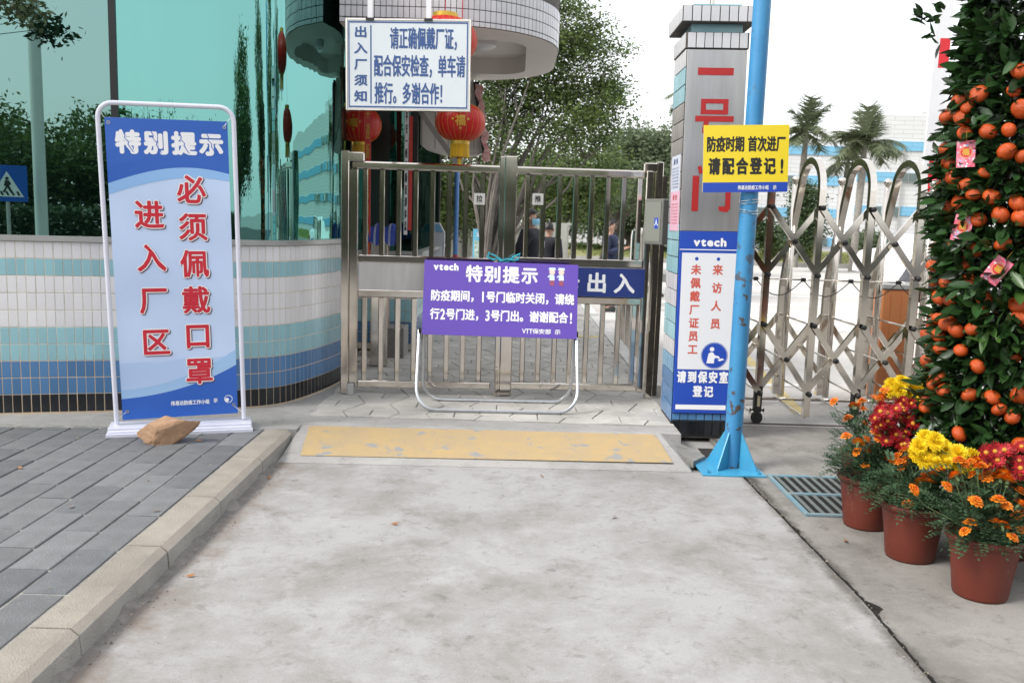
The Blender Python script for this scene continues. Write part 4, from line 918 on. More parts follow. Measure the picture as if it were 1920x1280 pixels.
for i_, m_ in enumerate(b.m): pass
o = b.build('banner_print', bn); o.rotation_euler = (LF, TL, 0)
b = MB()
for x, z in ((-BW+.02, BZ1-.03), (BW-.02, BZ1-.035), (-BW+.03, BZ0+.055), (BW-.025, BZ0+.06)): disc(b, x, z, .011, M_galv, bill(x, z)-.004, 14, r0=.005)
for sx in (-1, 1): b.tube([(sx*(BW-.02), -.01, BZ1-.03), (sx*hw*.985, 0, 1.985)], .0018, M_white, n=4); b.tube([(sx*(BW-.02), -.01, BZ0+.05), (sx*hw, 0, BZ0+.0)], .0018, M_white, n=4)
o = b.build('eyelets', bn); o.rotation_euler = (LF, TL, 0)
# rock on the stand's foot
import bmesh
bm = bmesh.new(); bmesh.ops.create_icosphere(bm, subdivisions=4, radius=1.0)
from mathutils import noise as mn
for v in bm.verts:
    c = v.co.copy(); t_ = (c.x+1)/2
    f = 1+.22*mn.noise(c*1.3+Vector((3, 1, 5)))+.09*mn.noise(c*3.7)+.04*mn.noise(c*9)+.02*mn.noise(c*22)
    # facets: clamp against a few planes
    for pn, pd in ((Vector((.1, -.3, 1)), .66), (Vector((-.8, -.5, .2)), .72), (Vector((.35, -.9, .1)), .68), (Vector((.7, .2, .75)), .62), (Vector((-.3, .1, -1)), .6), (Vector((-.6, .3, .8)), .7), (Vector((.2, -.7, .6)), .72)):
        pn = pn.normalized(); d_ = c.dot(pn)*f
        if d_ > pd: c = c-pn*(d_-pd)/f
    c *= f; tap = 1.0-.42*max(0, c.x)
    v.co = Vector((c.x*.185+.02, c.y*.085*tap, c.z*.115*tap+max(0, c.x)*.04))
me = bpy.data.meshes.new('rock'); bm.to_mesh(me); bm.free(); me.materials.append(M_rock); o = link('rock', me, None, tuple(G(312, 812, .15)+np.array([0, -.03, .0])), (R(8), R(-7), R(14)))
tag(o, 'tan angular rock weighing down the foot of the banner stand', 'rock'); o.location.z = .170

# drain grate
dg_ = thing('drain_grate', 'blue painted rectangular drain grate set in the concrete by the flower pots', 'drain grate', (0, 0, .0))
c4 = [G(1445, 895), G(1541, 892), G(1620, 967), G(1482, 968)]; x0, x1, y0, y1 = 1.575, 2.05, 4.52, 5.26
M_gr = mat('grate_blue_worn', (.09, .25, .34), .55, col2=(.20, .24, .24), vscale=14)
b = MB(); b.box(((x0+x1)/2, (y0+y1)/2, .0015), (x1-x0-.03, y1-y0-.03, .003), mat('drain_dark', (.006, .006, .006), 1.)); b.build('pit_shade', dg_)  # flat near-black sheet painted as the shaded hollow under the slats
b = MB()
for xx in (x0+.012, x1-.012): b.box((xx, (y0+y1)/2, .008), (.024, y1-y0, .016), M_gr, ch=.002)
for yy in (y0+.012, (y0+y1)/2, y1-.012): b.box(((x0+x1)/2, yy, .0075), (x1-x0-.05, .028, .013), M_gr, ch=.002)
b.build('frame', dg_)
b = MB(); b.box((0, 0, 0), (.021, (y1-y0)/2-.04, .004), mat('grate_slat_grey', (.15, .17, .165), .6, var=.3, vscale=20)); gm = b.mesh('slat')
for k in range(8):
    for s_ in (-1, 1): link('slat', gm, dg_, (x0+.024+(x1-x0-.048)*(k+.5)/8+.0, (y0+y1)/2+s_*(y1-y0)/4, .0095))

# ================================================================== RETRACTABLE GATE
FY, RY, KY, PD = 6.76, 7.58, 7.38, .377
X0 = 1.915
rt = thing('retractable_gate', 'stainless steel folding gate with looped arches and crossed bars right of the pillar', 'folding gate', (0, 0, 0), 0)
# arches: front leg vertical, loop, slanting back leg
ap = []; 
r = .15
for k in range(5): ap.append((0, 0, .06+1.74*k/4))
for k in range(1, 12): a = math.pi*k/12*.90; ap.append((0, .25*(1-math.cos(a)), 1.80+.225*math.sin(a)))
ap += [(0, .60, 1.58), (0, .68, 1.38), (0, .76, 1.18), (0, .81, 1.02), (0, .82, .9), (0, .82, .08)]
b = MB(); b.tube(ap, .02, M_steel2, rect=(.048, .052), up=(0, -1, 0)); am = b.mesh('arch')
b = MB(); b.tube([(0, 0, .10), (0, 0, 1.86)], .026, M_steel, n=16); km = b.mesh('ball_post', True)
b = MB(); b.lathe([(.001, .034)]+[(.034*math.cos(a), .034*math.sin(a)) for a in np.linspace(1.4, -1.2, 9)]+[(.012, -.045)], M_steel2, n=16); bmh = b.mesh('ball', True)
def xbar(dz, y): 
    b = MB(); b.tube([(0, y, 0), (PD, y, dz)], .015, M_steel2, rect=(.042, .026), up=(0, 1, 0)); return b.mesh('cross_bar')
xb = {}
for nm, dz in (('u', -.505), ('v', .505), ('l', -.53), ('m', .53)): xb[nm] = xbar(dz, 0)
b = MB(); b.lathe([(.001, -.016), (.016, -.015), (.02, -.006), (.02, .006)], M_black, n=12); 
b2 = MB(); b2.add([(x, z, y) for x, y, z in b.v], b.f, M_black); pivm = b2.mesh('pivot_cap', True)
b = MB(); b.tube([(0, 0, 0), (0, RY-FY, 0)], .008, M_steel2, n=8); rod = b.mesh('tie_rod', True)
b = MB(); b.tube([(0, 0, 0), (PD, 0, 0)], .007, M_steel2, n=6); hrod = b.mesh('long_rod', True)
NA = 9
for k in range(-1, NA):
    x = X0+PD*k
    if k >= 0:
        link('arch', am, rt, (x, FY, 0))
        kp = link('ball_post', km, rt, (x-.01, KY, 0)); link('ball', bmh, kp, (0, 0, 1.895))
    if k < NA-1:
        link('cross_bar', xb['u'], rt, (x, FY-.034, 1.658)); link('cross_bar', xb['v'], rt, (x, FY+.036, 1.153))
        link('cross_bar', xb['l'], rt, (x, FY-.034, .772)); link('cross_bar', xb['m'], rt, (x, FY+.036, .242))
        link('cross_bar', xb['l'], rt, (x, RY-.02, .772)); link('cross_bar', xb['m'], rt, (x, RY+.03, .242))
        link('pivot_cap', pivm, rt, (x+PD/2, FY-.052, 1.4055)); link('pivot_cap', pivm, rt, (x+PD/2, FY-.052, .507))
        link('long_rod', hrod, rt, (x, FY+.3, 1.10)); link('long_rod', hrod, rt, (x, RY-.05, .05)); link('tie_rod', rod, rt, (x+PD/2, FY, .50))
    for z in (1.658, 1.153, .772, .242): link('pivot_cap', pivm, rt, (x, FY-.06, z)); 
    for z in (.772, .242, .05): link('tie_rod', rod, rt, (x, FY, z))
    b = MB()
def caster(x, y):
    b = MB(); b.box((0, 0, .19), (.058, .06, .21), M_black, ch=.006); b.box((0, -.034, .20), (.022, .004, .13), flat('reflector', (.55, .48, .30), .4)); b.build('wheel_housing', rt).location = (x, y, 0)
    b = MB(); b.tube([(-.028, 0, .045), (.028, 0, .045)], .045, M_black, n=18); w1 = b.build('caster_wheel', rt, smooth=True); w1.location = (x, y-.005, 0); w1.rotation_euler = (0, 0, R(75))
    b = MB()
    vs = []; 
    for a in np.linspace(R(-20), R(200), 12): vs += [(-.022, .062*math.cos(a), .05+.062*math.sin(a)), (.022, .062*math.cos(a), .05+.062*math.sin(a))]
    b.add(vs, [(2*i, 2*i+1, 2*i+3, 2*i+2) for i in range(11)], M_black); w2 = b.build('wheel_guard', rt); w2.location = (x, y-.005, 0); w2.rotation_euler = (0, 0, R(75))
    b = MB(); b.tube([(-.05, 0, .10), (.05, 0, .10)], .007, M_black, n=8); b.tube([(-.055, 0, .10), (-.048, 0, .10)], .014, M_black, n=8); b.tube([(.048, 0, .10), (.055, 0, .10)], .014, M_black, n=8); b.build('axle_bolt', rt).location = (x, y, 0)
for k in (0, 2, 4, 6): caster(X0+PD*k, FY)
b = MB()
for k in range(0, NA-1):
    x = X0+PD*k; b.tube([(x+PD*t_, FY+.28+.02*math.sin(t_*3), 1.10-.13*math.sin(math.pi*t_)) for t_ in np.linspace(0, 1, 9)], .004, M_black, n=5); b.box((x, FY+.28, 1.10), (.03, .03, .03), M_black)
b.build('power_cable', rt)

# ================================================================== BARRIER, CAR, PEOPLE BEYOND
bb = thing('boom_barrier', 'orange barrier cabinet with its red and white arm raised upright', 'barrier', tuple(G(1672, 752, 0)), R(-4)); 
b = MB(); b.box((0, .16, .50), (.31, .32, 1.0), M_orange_box, ch=.01); b.build('cabinet', bb)
b = MB()
for k in (-.09, .0, .09): b.box((k, -.0015, .5), (.004, .004, .9), MATS['orange_steel'])
b.build('seam', bb)
b = MB(); b.box((0, .16, 1.02), (.33, .34, .045), M_fgrey, ch=.006); b.build('lid', bb)
b = MB(); b.box((.20, .16, .95), (.08, .08, .14), M_black, ch=.005); b.build('arm_hub', bb)
ax = P(1718, 450, 8.0)[0]-G(1672, 752, 0)[0]
b = MB(); b.box((ax+.03, .16, 2.35), (.125, .045, 2.8), M_white); am_ = b.build('arm', bb)
b = MB()
for (pa, pb_) in ((75, 130), (296, 365)):
    z1 = P(1745, pa, 8.0)[2]; z0 = P(1745, pb_, 8.0)[2]; b.box((ax+.05, .16, (z0+z1)/2), (.0863, .0475, z1-z0), flat('barrier_red', (.62, .02, .03), .4))
b.build('red_band', am_)

def car_white():
    t = thing('parked_car', 'white car seen from behind beyond the orange barrier cabinet', 'car', (11.0, 24.0, 0), R(6)); w = .88
    prof = [(-2.2, .35), (-2.2, .75), (-2.12, .98), (-1.75, 1.05), (-1.1, 1.42), (.2, 1.46), (.9, 1.08), (1.9, .95), (2.15, .7), (2.2, .35)]
    b = MB(); n = len(prof); vs = []
    for sx in (-1, -.92, .92, 1):
        for y, z in prof: tw = 1 if z < 1.0 else .80; zz_ = z if abs(sx) < 1 else z*.93+.02; vs.append((sx*w*tw, y, zz_))
    fs = [(j*n+i, j*n+i+1, (j+1)*n+i+1, (j+1)*n+i) for j in range(3) for i in range(n-1)]+[tuple(range(n)), tuple(range(3*n, 4*n))[::-1]]
    b.add(vs, fs, mat('car_white', (.75, .75, .76), .2, coat=.5)); b.build('body', t, smooth=True)
    b = MB(); b.add([(-.60, -1.70, 1.10), (.60, -1.70, 1.10), (.56, -1.16, 1.40), (-.56, -1.16, 1.40)], [(0, 1, 2, 3)], flat('car_glass', (.02, .03, .035), .08)); 
    b.v = [(x, y-.02, z+.01) for x, y, z in b.v]; b.build('rear_window', t)
    for sx in (-1, 1):
        b = MB(); b.box((sx*.70, -2.185, .80), (.26, .06, .14), flat('tail_red', (.5, .01, .02), .25), ch=.01); b.build('tail_light', t)
        for y in (-1.35, 1.35): b = MB(); b.tube([(sx*.90, y, .32), (sx*.72, y, .32)], .32, M_black, n=20); b.build('wheel', t)
    b = MB(); b.box((0, -2.21, .72), (.44, .02, .14), flat('plate_blue', (.03, .10, .5), .3)); pl = b.build('number_plate', t); b = MB(); text(b, 'A1A47', -.18, .68, .36, .08, I_white, -2.222, bold=.004); b.build('lettering', pl)
    b = MB(); b.box((0, -2.2, .44), (1.7, .12, .2), MATS['car_white'], ch=.03); b.build('bumper', t)
car_white()

def skinmesh(pts, edges, rad, m, name, sub=1):
    me = bpy.data.meshes.new(name); me.from_pydata([tuple(p) for p in pts], edges, []); ob = bpy.data.objects.new(name+'_tmp', me); COL.objects.link(ob)
    sk = ob.modifiers.new('s', 'SKIN'); 
    if not me.skin_vertices: me.skin_vertices.new()
    for i, r in enumerate(rad): me.skin_vertices[0].data[i].radius = (r, r) if not isinstance(r, tuple) else r
    me.skin_vertices[0].data[0].use_root = True
    sb = ob.modifiers.new('b', 'SUBSURF'); sb.levels = sub; sb.render_levels = sub
    bpy.context.view_layer.update(); dg = bpy.context.evaluated_depsgraph_get(); new = bpy.data.meshes.new_from_object(ob.evaluated_get(dg)); new.name = name
    new.materials.clear(); new.materials.append(m); new.polygons.foreach_set('use_smooth', [True]*len(new.polygons)); bpy.data.objects.remove(ob); return new
def person(label, loc, rz, h, shirt, trousers, arms='down', hair_long=False, mask=False, cap=False, bend=0.):
    """figure facing -Y before rotation"""
    t = thing('person', label, 'person', loc, rz); k = h/1.75
    S = lambda *p: np.array(p, float)*k
    pel = S(0, 0, .93); ch_ = S(0, 0, 1.28); nk = S(0, 0, 1.46); hd = S(0, -.01, 1.60)
    if bend:
        def bd(p): d = p-pel; c, s = math.cos(bend), math.sin(bend); return pel+np.array([d[0], d[1]*c-d[2]*s, d[1]*s+d[2]*c])
    else: bd = lambda p: p
    shs = [bd(S(sx*.18, 0, 1.40)) for sx in (-1, 1)]
    if arms == 'down': el = [bd(S(-.235, .03, 1.12)), bd(S(.235, .03, 1.12))]; wr = [bd(S(-.24, -.02, .87)), bd(S(.24, -.02, .87))]
    elif arms == 'back': el = [bd(S(-.25, .08, 1.14)), bd(S(.25, .08, 1.14))]; wr = [bd(S(-.10, .15, .98)), bd(S(.10, .16, .96))]
    else: el = [bd(S(-.23, -.02, 1.13)), bd(S(.23, -.02, 1.13))]; wr = [bd(S(-.10, -.26, 1.20)), bd(S(.06, -.28, 1.22))]
    hips = [S(sx*.095, 0, .90) for sx in (-1, 1)]; kn = [S(sx*.10, -.015, .50) for sx in (-1, 1)]; an = [S(sx*.105, .01, .09) for sx in (-1, 1)]; toe = [S(sx*.12, -.15, .035) for sx in (-1, 1)]
    pts = [pel, bd(S(0, 0, 1.1)), bd(ch_), bd(nk), bd(S(0, -.005, 1.53)), bd(hd), bd(S(0, .0, 1.68))]; rad = [.10, .09, .095, .05, .058, .088, .062]; ed = [(0, 1), (1, 2), (2, 3), (3, 4), (4, 5), (5, 6)]
    for s_ in (0, 1):
        i = len(pts); pts += [shs[s_], el[s_], wr[s_]]; rad += [.04, .034, .026]; ed += [(2, i), (i, i+1), (i+1, i+2)]
        d = (wr[s_]-el[s_]); d /= np.linalg.norm(d); sd_ = np.cross(d, [0, 0, 1]); sd_ = sd_/(np.linalg.norm(sd_)+1e-6) if np.linalg.norm(sd_) > .2 else np.array([0, 1., 0])
        j = len(pts); pts.append(wr[s_]+d*.07*k); rad.append((.038, .022)); ed.append((i+2, j))
        for f_, (o_, l_) in enumerate(((-.03, .06), (-.01, .075), (.01, .07), (.03, .055))):
            a0 = len(pts); pts += [pts[j]+d*.04*k+sd_*o_*k, pts[j]+(d*(.04+l_)+sd_*o_*1.1)*k]; rad += [.009, .007]; ed += [(j, a0), (a0, a0+1)]
        a0 = len(pts); pts.append(wr[s_]+(d*.06+sd_*.055)*k); rad.append(.01); ed.append((i+2, a0))
        i = len(pts); pts += [hips[s_], kn[s_], an[s_], toe[s_]]; rad += [.085, .056, .04, .032]; ed += [(0, i), (i, i+1), (i+1, i+2), (i+2, i+3)]
    link('body', skinmesh(pts, ed, [tuple(q*k for q in r) if isinstance(r, tuple) else r*k for r in rad], skin(), 'body'), t)
    p2 = [bd(S(0, 0, 1.08)), pel, bd(ch_), bd(S(0, 0, 1.40)), bd(S(0, 0, 1.465))]; r2 = [.15, .155, .17, .14, .075]; e2 = [(0, 1), (0, 2), (2, 3), (3, 4)]
    for s_ in (0, 1):
        i = len(p2); p2 += [shs[s_], el[s_], wr[s_]+(el[s_]-wr[s_])*.08]; r2 += [.095, .080, .060]; e2 += [(3, i), (i, i+1), (i+1, i+2)]
    link('jacket', skinmesh(p2, e2, [r*k for r in r2], shirt, 'jacket', 1), t)
    p3 = [S(0, 0, .96)]; r3 = [.13]; e3 = []
    for s_ in (0, 1): i = len(p3); p3 += [hips[s_], kn[s_], an[s_]]; r3 += [.125, .095, .075]; e3 += [(0, i), (i, i+1), (i+1, i+2)]
    link('trousers', skinmesh(p3, e3, [r*k for r in r3], trousers, 'trousers'), t)
    for s_ in (0, 1): b = MB(); b.lathe([(.001, .0), (.055, 0), (.058, .04), (.045, .075), (.001, .085)], M_black, n=12); b.v = [(x*.8, y*2.2-.06, z) for x, y, z in b.v]; o_ = b.build('shoe', t, smooth=True); o_.location = tuple(an[s_]*np.array([1, 1, 0]))
    HB = bd(hd); Hm = Matrix.Rotation(bend, 4, 'X')
    def headpart(b, nm, sm=True): o_ = b.build(nm, t, smooth=sm); o_.location = tuple(HB); o_.rotation_euler = (bend, 0, 0); return o_
    hm = mat('black_hair', (.008, .007, .007), .5)
    b = MB(); n = 20; vs = []; fs = []
    for i in range(9):
        for j in range(n):
            a = 2*math.pi*j/n; ph = i/8*(1.75 if math.sin(a) > -.25 else 1.02)
            if hair_long and math.sin(a) > .1: ph = i/8*2.2
            rr_ = .104*k*(1+.03*math.sin(j*5+i)); vs.append((rr_*.86*math.sin(ph)*math.cos(a), .012+rr_*1.05*math.sin(ph)*math.sin(a), .02*k+rr_*1.12*math.cos(ph)))
    b.add(vs, [(i*n+j, i*n+(j+1) % n, (i+1)*n+(j+1) % n, (i+1)*n+j) for i in range(8) for j in range(n)], hm); headpart(b, 'hair')
    b = MB()
    for sx in (-1, 1): b.lathe([(.001, .012), (.010, .006), (.012, 0), (.010, -.006), (.001, -.012)], I_black, c=(sx*.032*k, -.083*k, .012*k), n=8)
    headpart(b, 'eyes')
    b = MB(); b.add([(-.012*k, -.088*k, -.012*k), (.012*k, -.088*k, -.012*k), (0, -.112*k, -.018*k), (0, -.086*k, .018*k)], [(0, 2, 3), (2, 1, 3), (0, 1, 2)], skin()); headpart(b, 'nose')
    b = MB()
    for sx in (-1, 1): b.lathe([(.001, .025), (.012, .018), (.015, 0), (.01, -.02), (.001, -.028)], skin(), c=(sx*.086*k, .0, -.005), n=8)
    headpart(b, 'ears')
    if mask:
        vs = []; 
        for i in range(7):
            for j in range(9): a = R(-75+150*j/8); z = -.085+.085*i/6; bul = .012*math.sin(math.pi*i/6)*math.cos(a); vs.append(((.088+bul)*math.sin(a)*k, -((.093+bul)*math.cos(a))*k-.008, z*k))
        b = MB(); b.add(vs, [(i*9+j, i*9+j+1, (i+1)*9+j+1, (i+1)*9+j) for i in range(6) for j in range(8)], flat('mask_blue', (.22, .50, .66), .7)); headpart(b, 'face_mask')
    return t
M_blk = flat('black_cloth', (.012, .013, .018), .85); M_nvy = flat('navy_cloth', (.02, .03, .075), .85, var=.2); M_puf = flat('grey_padded_cloth', (.10, .105, .12), .8, var=.3, vscale=20)
g1 = person('guard in black uniform and blue face mask standing behind the gate', (.19, 10.9, PZ), R(70), 1.56, M_blk, M_blk, 'back', mask=True)
b = MB(); b.box((.05, -.152, 1.12), (.06, .006, .085), I_white); b.tube([(.05, -.15, 1.16), (.03, -.12, 1.30)], .003, I_white, n=4); o = b.build('name_badge', g1)
person('person in black jacket just right of the masked guard, seen from behind', (.50, 13.2, PZ), R(150), 1.40, M_blk, M_blk)
person('person in navy jacket holding up both hands behind the right gate leaf', (1.62, 15.2, -.002), R(65), 1.56, M_nvy, M_blk, 'front', hair_long=True)
person('dark haired person half hidden behind the one in navy', (1.75, 16.3, -.002), R(100), 1.60, M_blk, M_nvy)
person('person in padded grey jacket leaning beside the barrier arm', (4.05, 9.2, -.002), R(75), 1.62, M_puf, M_blk, 'front', bend=R(28))

# things seen through the gate
t = thing('camera_pole', 'thin blue and red pole topped by a brown box, behind the left gate leaf', 'pole', (-.745, 11.2, PZ)); b = MB(); b.tube([(0, 0, .95), (0, 0, 2.2)], .03, flat('pole_blue', (.09, .22, .50), .5), n=12); b.tube([(0, 0, 0), (0, 0, .95)], .031, flat('pole_red', (.42, .03, .04), .5), n=12); b.build('shaft', t, smooth=True)
b = MB(); b.box((-.03, 0, 2.22), (.17, .12, .19), flat('box_maroon', (.14, .04, .035), .4), ch=.01); b.box((-.0, -.02, 2.33), (.21, .18, .02), M_alum, ch=.004); b.build('head_box', t)
b = MB(); b.tube([(.07, 0, 2.14), (.11, 0, 2.36), (-.02, 0, 2.5)], .012, M_white, n=8); b.build('bracket', t)
t = thing('display_board', 'white tilted display board with blue top standing behind the left gate leaf', 'display board', (-1.06, 11.4, PZ), R(-12)); b = MB(); b.prism([(-.15, .25), (.15, .25), (.17, 1.22), (.10, 1.34), (-.19, 1.36)], -.01, .01, flat('board_white', (.76, .78, .82), .4)); b.build('board', t)
b = MB(); poly(b, [(-.175, 1.24), (.15, 1.22), (.10, 1.32), (-.18, 1.34)], flat('board_blue', (.25, .55, .78), .4), -.013); b.build('print_band', t)
b = MB(); b.tube([(-.17, 0, 0), (-.17, 0, 1.3)], .012, M_alum, n=6); b.tube([(.15, 0, 0), (.15, 0, 1.1)], .012, M_alum, n=6); b.tube([(0, .35, 0), (0, 0, 1.1)], .012, M_alum, n=6); b.build('legs', t)
t = thing('turnstile_post', 'short steel post with a blue striped cloth over it behind the left gate leaf', 'post', (-1.27, 8.3, PZ), 0); b = MB(); b.box((.02, 0, .62), (.16, .14, 1.24), M_steel, ch=.01); b.build('column', t)
b = MB(); vs = []; k = 12
for i in range(k+1):
    for j in range(7): a = math.pi*j/6; vs.append((-.10+.27*i/k, -.11*math.cos(a)*(1+.1*math.sin(i*2)), 1.15+.17*math.sin(a)**.7+.02*math.sin(i*1.1+j)))
st1, st2 = flat('cloth_blue', (.03, .06, .30), .8), flat('cloth_pale', (.45, .5, .68), .8)
for i in range(k): b.add([vs[i*7+j] for j in range(7)]+[vs[(i+1)*7+j] for j in range(7)], [(j, j+1, 8+j, 7+j) for j in range(6)], st2 if i % 3 == 0 else st1)
b.build('striped_cloth', t)
t = thing('steel_turnstile', 'upright stainless turnstile post behind the right gate leaf by the people', 'turnstile', (1.52, 11.0, 0)); b = MB(); b.lathe([(.10, 0), (.10, 1.35), (.09, 1.42), (.05, 1.45), (.001, 1.46)], M_steel2, n=20); b.build('column', t, smooth=True)
b = MB(); b.box((.2, 0, .85), (.5, .14, .1), mat('counter', (.42, .40, .37), .6)); b.build('counter', t)
fx = thing('inner_railing', 'short steel railing beside the path kerb seen under the blue sign', 'railing', (1.34, 8.2, 0))
for k in range(7): b = MB(); b.box((0, .0+.42*k, .42), (.055, .055, .84), M_steel, ch=.006); b.build('post', fx)
b = MB(); b.box((0, 1.26, .86), (.08, 2.7, .035), M_steel, ch=.005); b.build('rail', fx)
hb = thing('hoarding', 'pale corrugated hoarding behind the left gate leaf under the trees', 'hoarding', (-3.6, 22, 0)); M_hoard = mat('hoarding_paint', (.46, .46, .41), .6, var=.1)
b = MB(); x = 0
while x < 5.0: b.box((x, 0, .72), (.15, .02, 1.44), M_hoard); b.box((x+.09, .02, .72), (.05, .02, 1.44), M_hoard); x += .2
b.build('sheet', hb); b = MB(); b.box((2.5, .05, 1.45), (5.1, .05, .04), M_hoard); b.build('top_rail', hb)
t = thing('poster', 'small blue and white poster board beside the hoarding', 'poster', (-.62, 17.6, 0)); b = MB(); b.box((0, 0, .95), (.42, .03, .72), flat('poster_cyan', (.16, .50, .70), .5)); b.build('panel', t); b = MB(); quad(b, -.18, .62, .18, 1.08, flat('poster_pale', (.70, .78, .82), .5, col2=(.2, .35, .2), vscale=14), -.017); text(b, '平安', -.15, 1.12, .3, .12, I_white, -.017, bold=.004); b.build('print', t); b = MB(); b.tube([(-.15, 0, 0), (-.15, 0, .6)], .015, M_alum, n=6); b.tube([(.15, 0, 0), (.15, 0, .6)], .015, M_alum, n=6); b.build('legs', t)
fn = thing('far_fence', 'low white fence far behind the right gate leaf', 'fence', (-2, 46, 0)); b = MB()
for k in range(60): b.box((k*.25, 0, .75), (.07, .03, 1.5), M_white)
b.box((7.4, .03, .4), (15, .04, .07), M_white); b.box((7.4, .03, 1.3), (15, .04, .07), M_white); b.build('pickets', fn, kind='stuff')

# ================================================================== VEGETATION
def leaves(name, C, size, m, parent=None, kind='stuff', flat_=.0, asp=.45):
    n = len(C); C = np.asarray(C); d = rng.normal(size=(n, 3)); d[:, 2] = d[:, 2]*.6-.15; d /= np.linalg.norm(d, axis=1)[:, None]; q = rng.normal(size=(n, 3)); s = np.cross(d, q); s /= np.linalg.norm(s, axis=1)[:, None]
    L = size*rng.uniform(.65, 1.25, n)[:, None]; w = L*asp
    V = np.stack([C, C+d*L*.5+s*w*.5, C+d*L, C+d*L*.5-s*w*.5], 1).reshape(-1, 3)
    return link(name, npmesh(name, V, np.arange(4*n).reshape(-1, 4), m), parent, kind=kind)
def curve_pts(a, c, n=6, sag=.0, wob=.08):
    a, c = np.array(a, float), np.array(c, float); L = np.linalg.norm(c-a); out = []
    w1, w2 = rng.normal(0, wob*L, 3), rng.normal(0, wob*L*.5, 3)
    for i in range(n+1): t = i/n; out.append(a+(c-a)*t+w1*math.sin(math.pi*t)+w2*math.sin(2*math.pi*t)+np.array([0, 0, sag*L*math.sin(math.pi*t)]))
    return out
def tree(label, base, ells, nt, nl, size, lm, bm_, trunk_r=.16, fork=.35, spread=.28, nlimb=10, group=None, twigs=True):
    t = thing('tree', label, 'tree', base, group=group); base = np.array(base, float)
    vol = np.array([e[1][0]*e[1][1]*e[1][2] for e in ells]); vol /= vol.sum()
    tips = []
    while len(tips) < nt:
        e = ells[rng.choice(len(ells), p=vol)]; u = rng.normal(size=3); u /= np.linalg.norm(u); r = rng.uniform(.25, 1)**.5; tips.append(np.array(e[0])+u*r*np.array(e[1])-base)
    tips = np.array(tips); cen = tips.mean(0); f0 = np.array([cen[0]*.25, cen[1]*.25, cen[2]*fork])
    b = MB(); b.tube(curve_pts((0, 0, -.05), f0, 5, wob=.03), list(np.linspace(trunk_r*1.15, trunk_r*.85, 6)), bm_, n=10); b.build('trunk', t, smooth=True)
    idx = rng.choice(nt, nlimb, replace=False); knots = []; b = MB()
    for i in idx:
        tgt = f0+(tips[i]-f0)*.8; pts = curve_pts(f0*rng.uniform(.8, 1.), tgt, 7, sag=rng.uniform(-.02, .1), wob=.06); b.tube(pts, list(np.linspace(trunk_r*rng.uniform(.35, .55), trunk_r*.09, 8)), bm_, n=6, cap=False); knots += pts[2:]
    knots = np.array(knots)
    if twigs:
        for tp in tips:
            j = np.argmin(np.linalg.norm(knots-tp, axis=1)); b.tube(curve_pts(knots[j], tp, 3, wob=.1), [trunk_r*.08, trunk_r*.06, trunk_r*.04, trunk_r*.02], bm_, n=4, cap=False)
    b.build('limbs', t, smooth=True)
    ii = rng.integers(0, nt, nl); C = tips[ii]+rng.normal(size=(nl, 3))*np.array([spread, spread, spread*.6]); leaves('crown', C, size, lm, t); return t
def EL(px, py, Y, rx, ry, dep=None): c = P(px, py, Y); k = Y/FOC; return (tuple(c), (rx*k, (dep or rx*k), ry*k))
# the big spreading tree behind the gate
tree('large spreading tree with leaning grey limbs behind the gate', (-.75, 17.0, 0), [EL(1000, 70, 17.5, 110, 110), EL(1100, 130, 17.5, 85, 85), EL(1070, 235, 17.5, 100, 65), EL(930, 250, 17.5, 80, 80), EL(940, 120, 18.0, 90, 130), EL(1125, 220, 17.2, 60, 70), EL(1090, 40, 17.6, 35, 40)], 560, 40000, .082, M_leaf_f, mat('ficus_bark', (.13, .115, .10), .9, var=.4, vscale=5, bump=.6, bscale=20), .11, .16, .15, 30)
tree('dense green tree between the large tree and the pillar', (2.6, 27, 0), [EL(1200, 290, 27, 60, 45), EL(1245, 285, 27, 50, 40), EL(1150, 350, 28, 70, 45), EL(1210, 350, 26, 50, 35)], 150, 24000, .13, M_leaf_g, M_barkd, .16, .3, .3, 10, 'trees beyond the gate')
tree('dark leafy tree low behind the right gate leaf', (.9, 24, 0), [EL(1060, 350, 24, 80, 60), EL(1120, 330, 24, 60, 50), EL(990, 340, 25, 70, 60), EL(1040, 385, 24, 60, 22)], 110, 17000, .12, M_leaf_f, M_barkd, .18, .3, .3, 10, 'trees beyond the gate')
tree('shady tree right of the guardhouse behind the left gate leaf', (-1.6, 21, 0), [EL(880, 360, 21, 90, 70), EL(800, 330, 21, 80, 90), EL(830, 405, 21, 80, 25), EL(700, 300, 20, 80, 110)], 150, 20000, .11, M_leaf_f, M_barkd, .18, .3, .28, 12, 'trees beyond the gate')
tree('olive tree glimpsed behind the guardhouse edge', (-4.5, 26, 0), [EL(660, 250, 26, 70, 130), EL(720, 380, 26, 80, 50)], 90, 14000, .14, M_leaf_g, M_barkd, .2, .3, .35, 8, 'trees beyond the gate')
tree('pale tree far beyond the right gate leaf', (5.6, 44, 0), [EL(1130, 400, 44, 60, 35), EL(1200, 380, 44, 60, 50), EL(1250, 360, 44, 40, 55)], 90, 13000, .2, M_leaf_d, M_barkd, .2, .3, .5, 8, 'trees beyond the gate')
tree('small dark conical tree beyond the folding gate', (9.7, 31.5, .1), [EL(1510, 380, 31.5, 22, 35), EL(1508, 430, 31.5, 26, 35), EL(1515, 345, 31.5, 10, 18)], 60, 9000, .13, M_leaf_d, M_barkd, .09, .3, .22, 8)
tree('round grey green bush on the lawn beyond the folding gate', tuple(G(1625, 482, .15)), [EL(1625, 458, 34, 26, 16)], 40, 5000, .14, M_leaf_g, M_barkd, .07, .3, .2, 6)
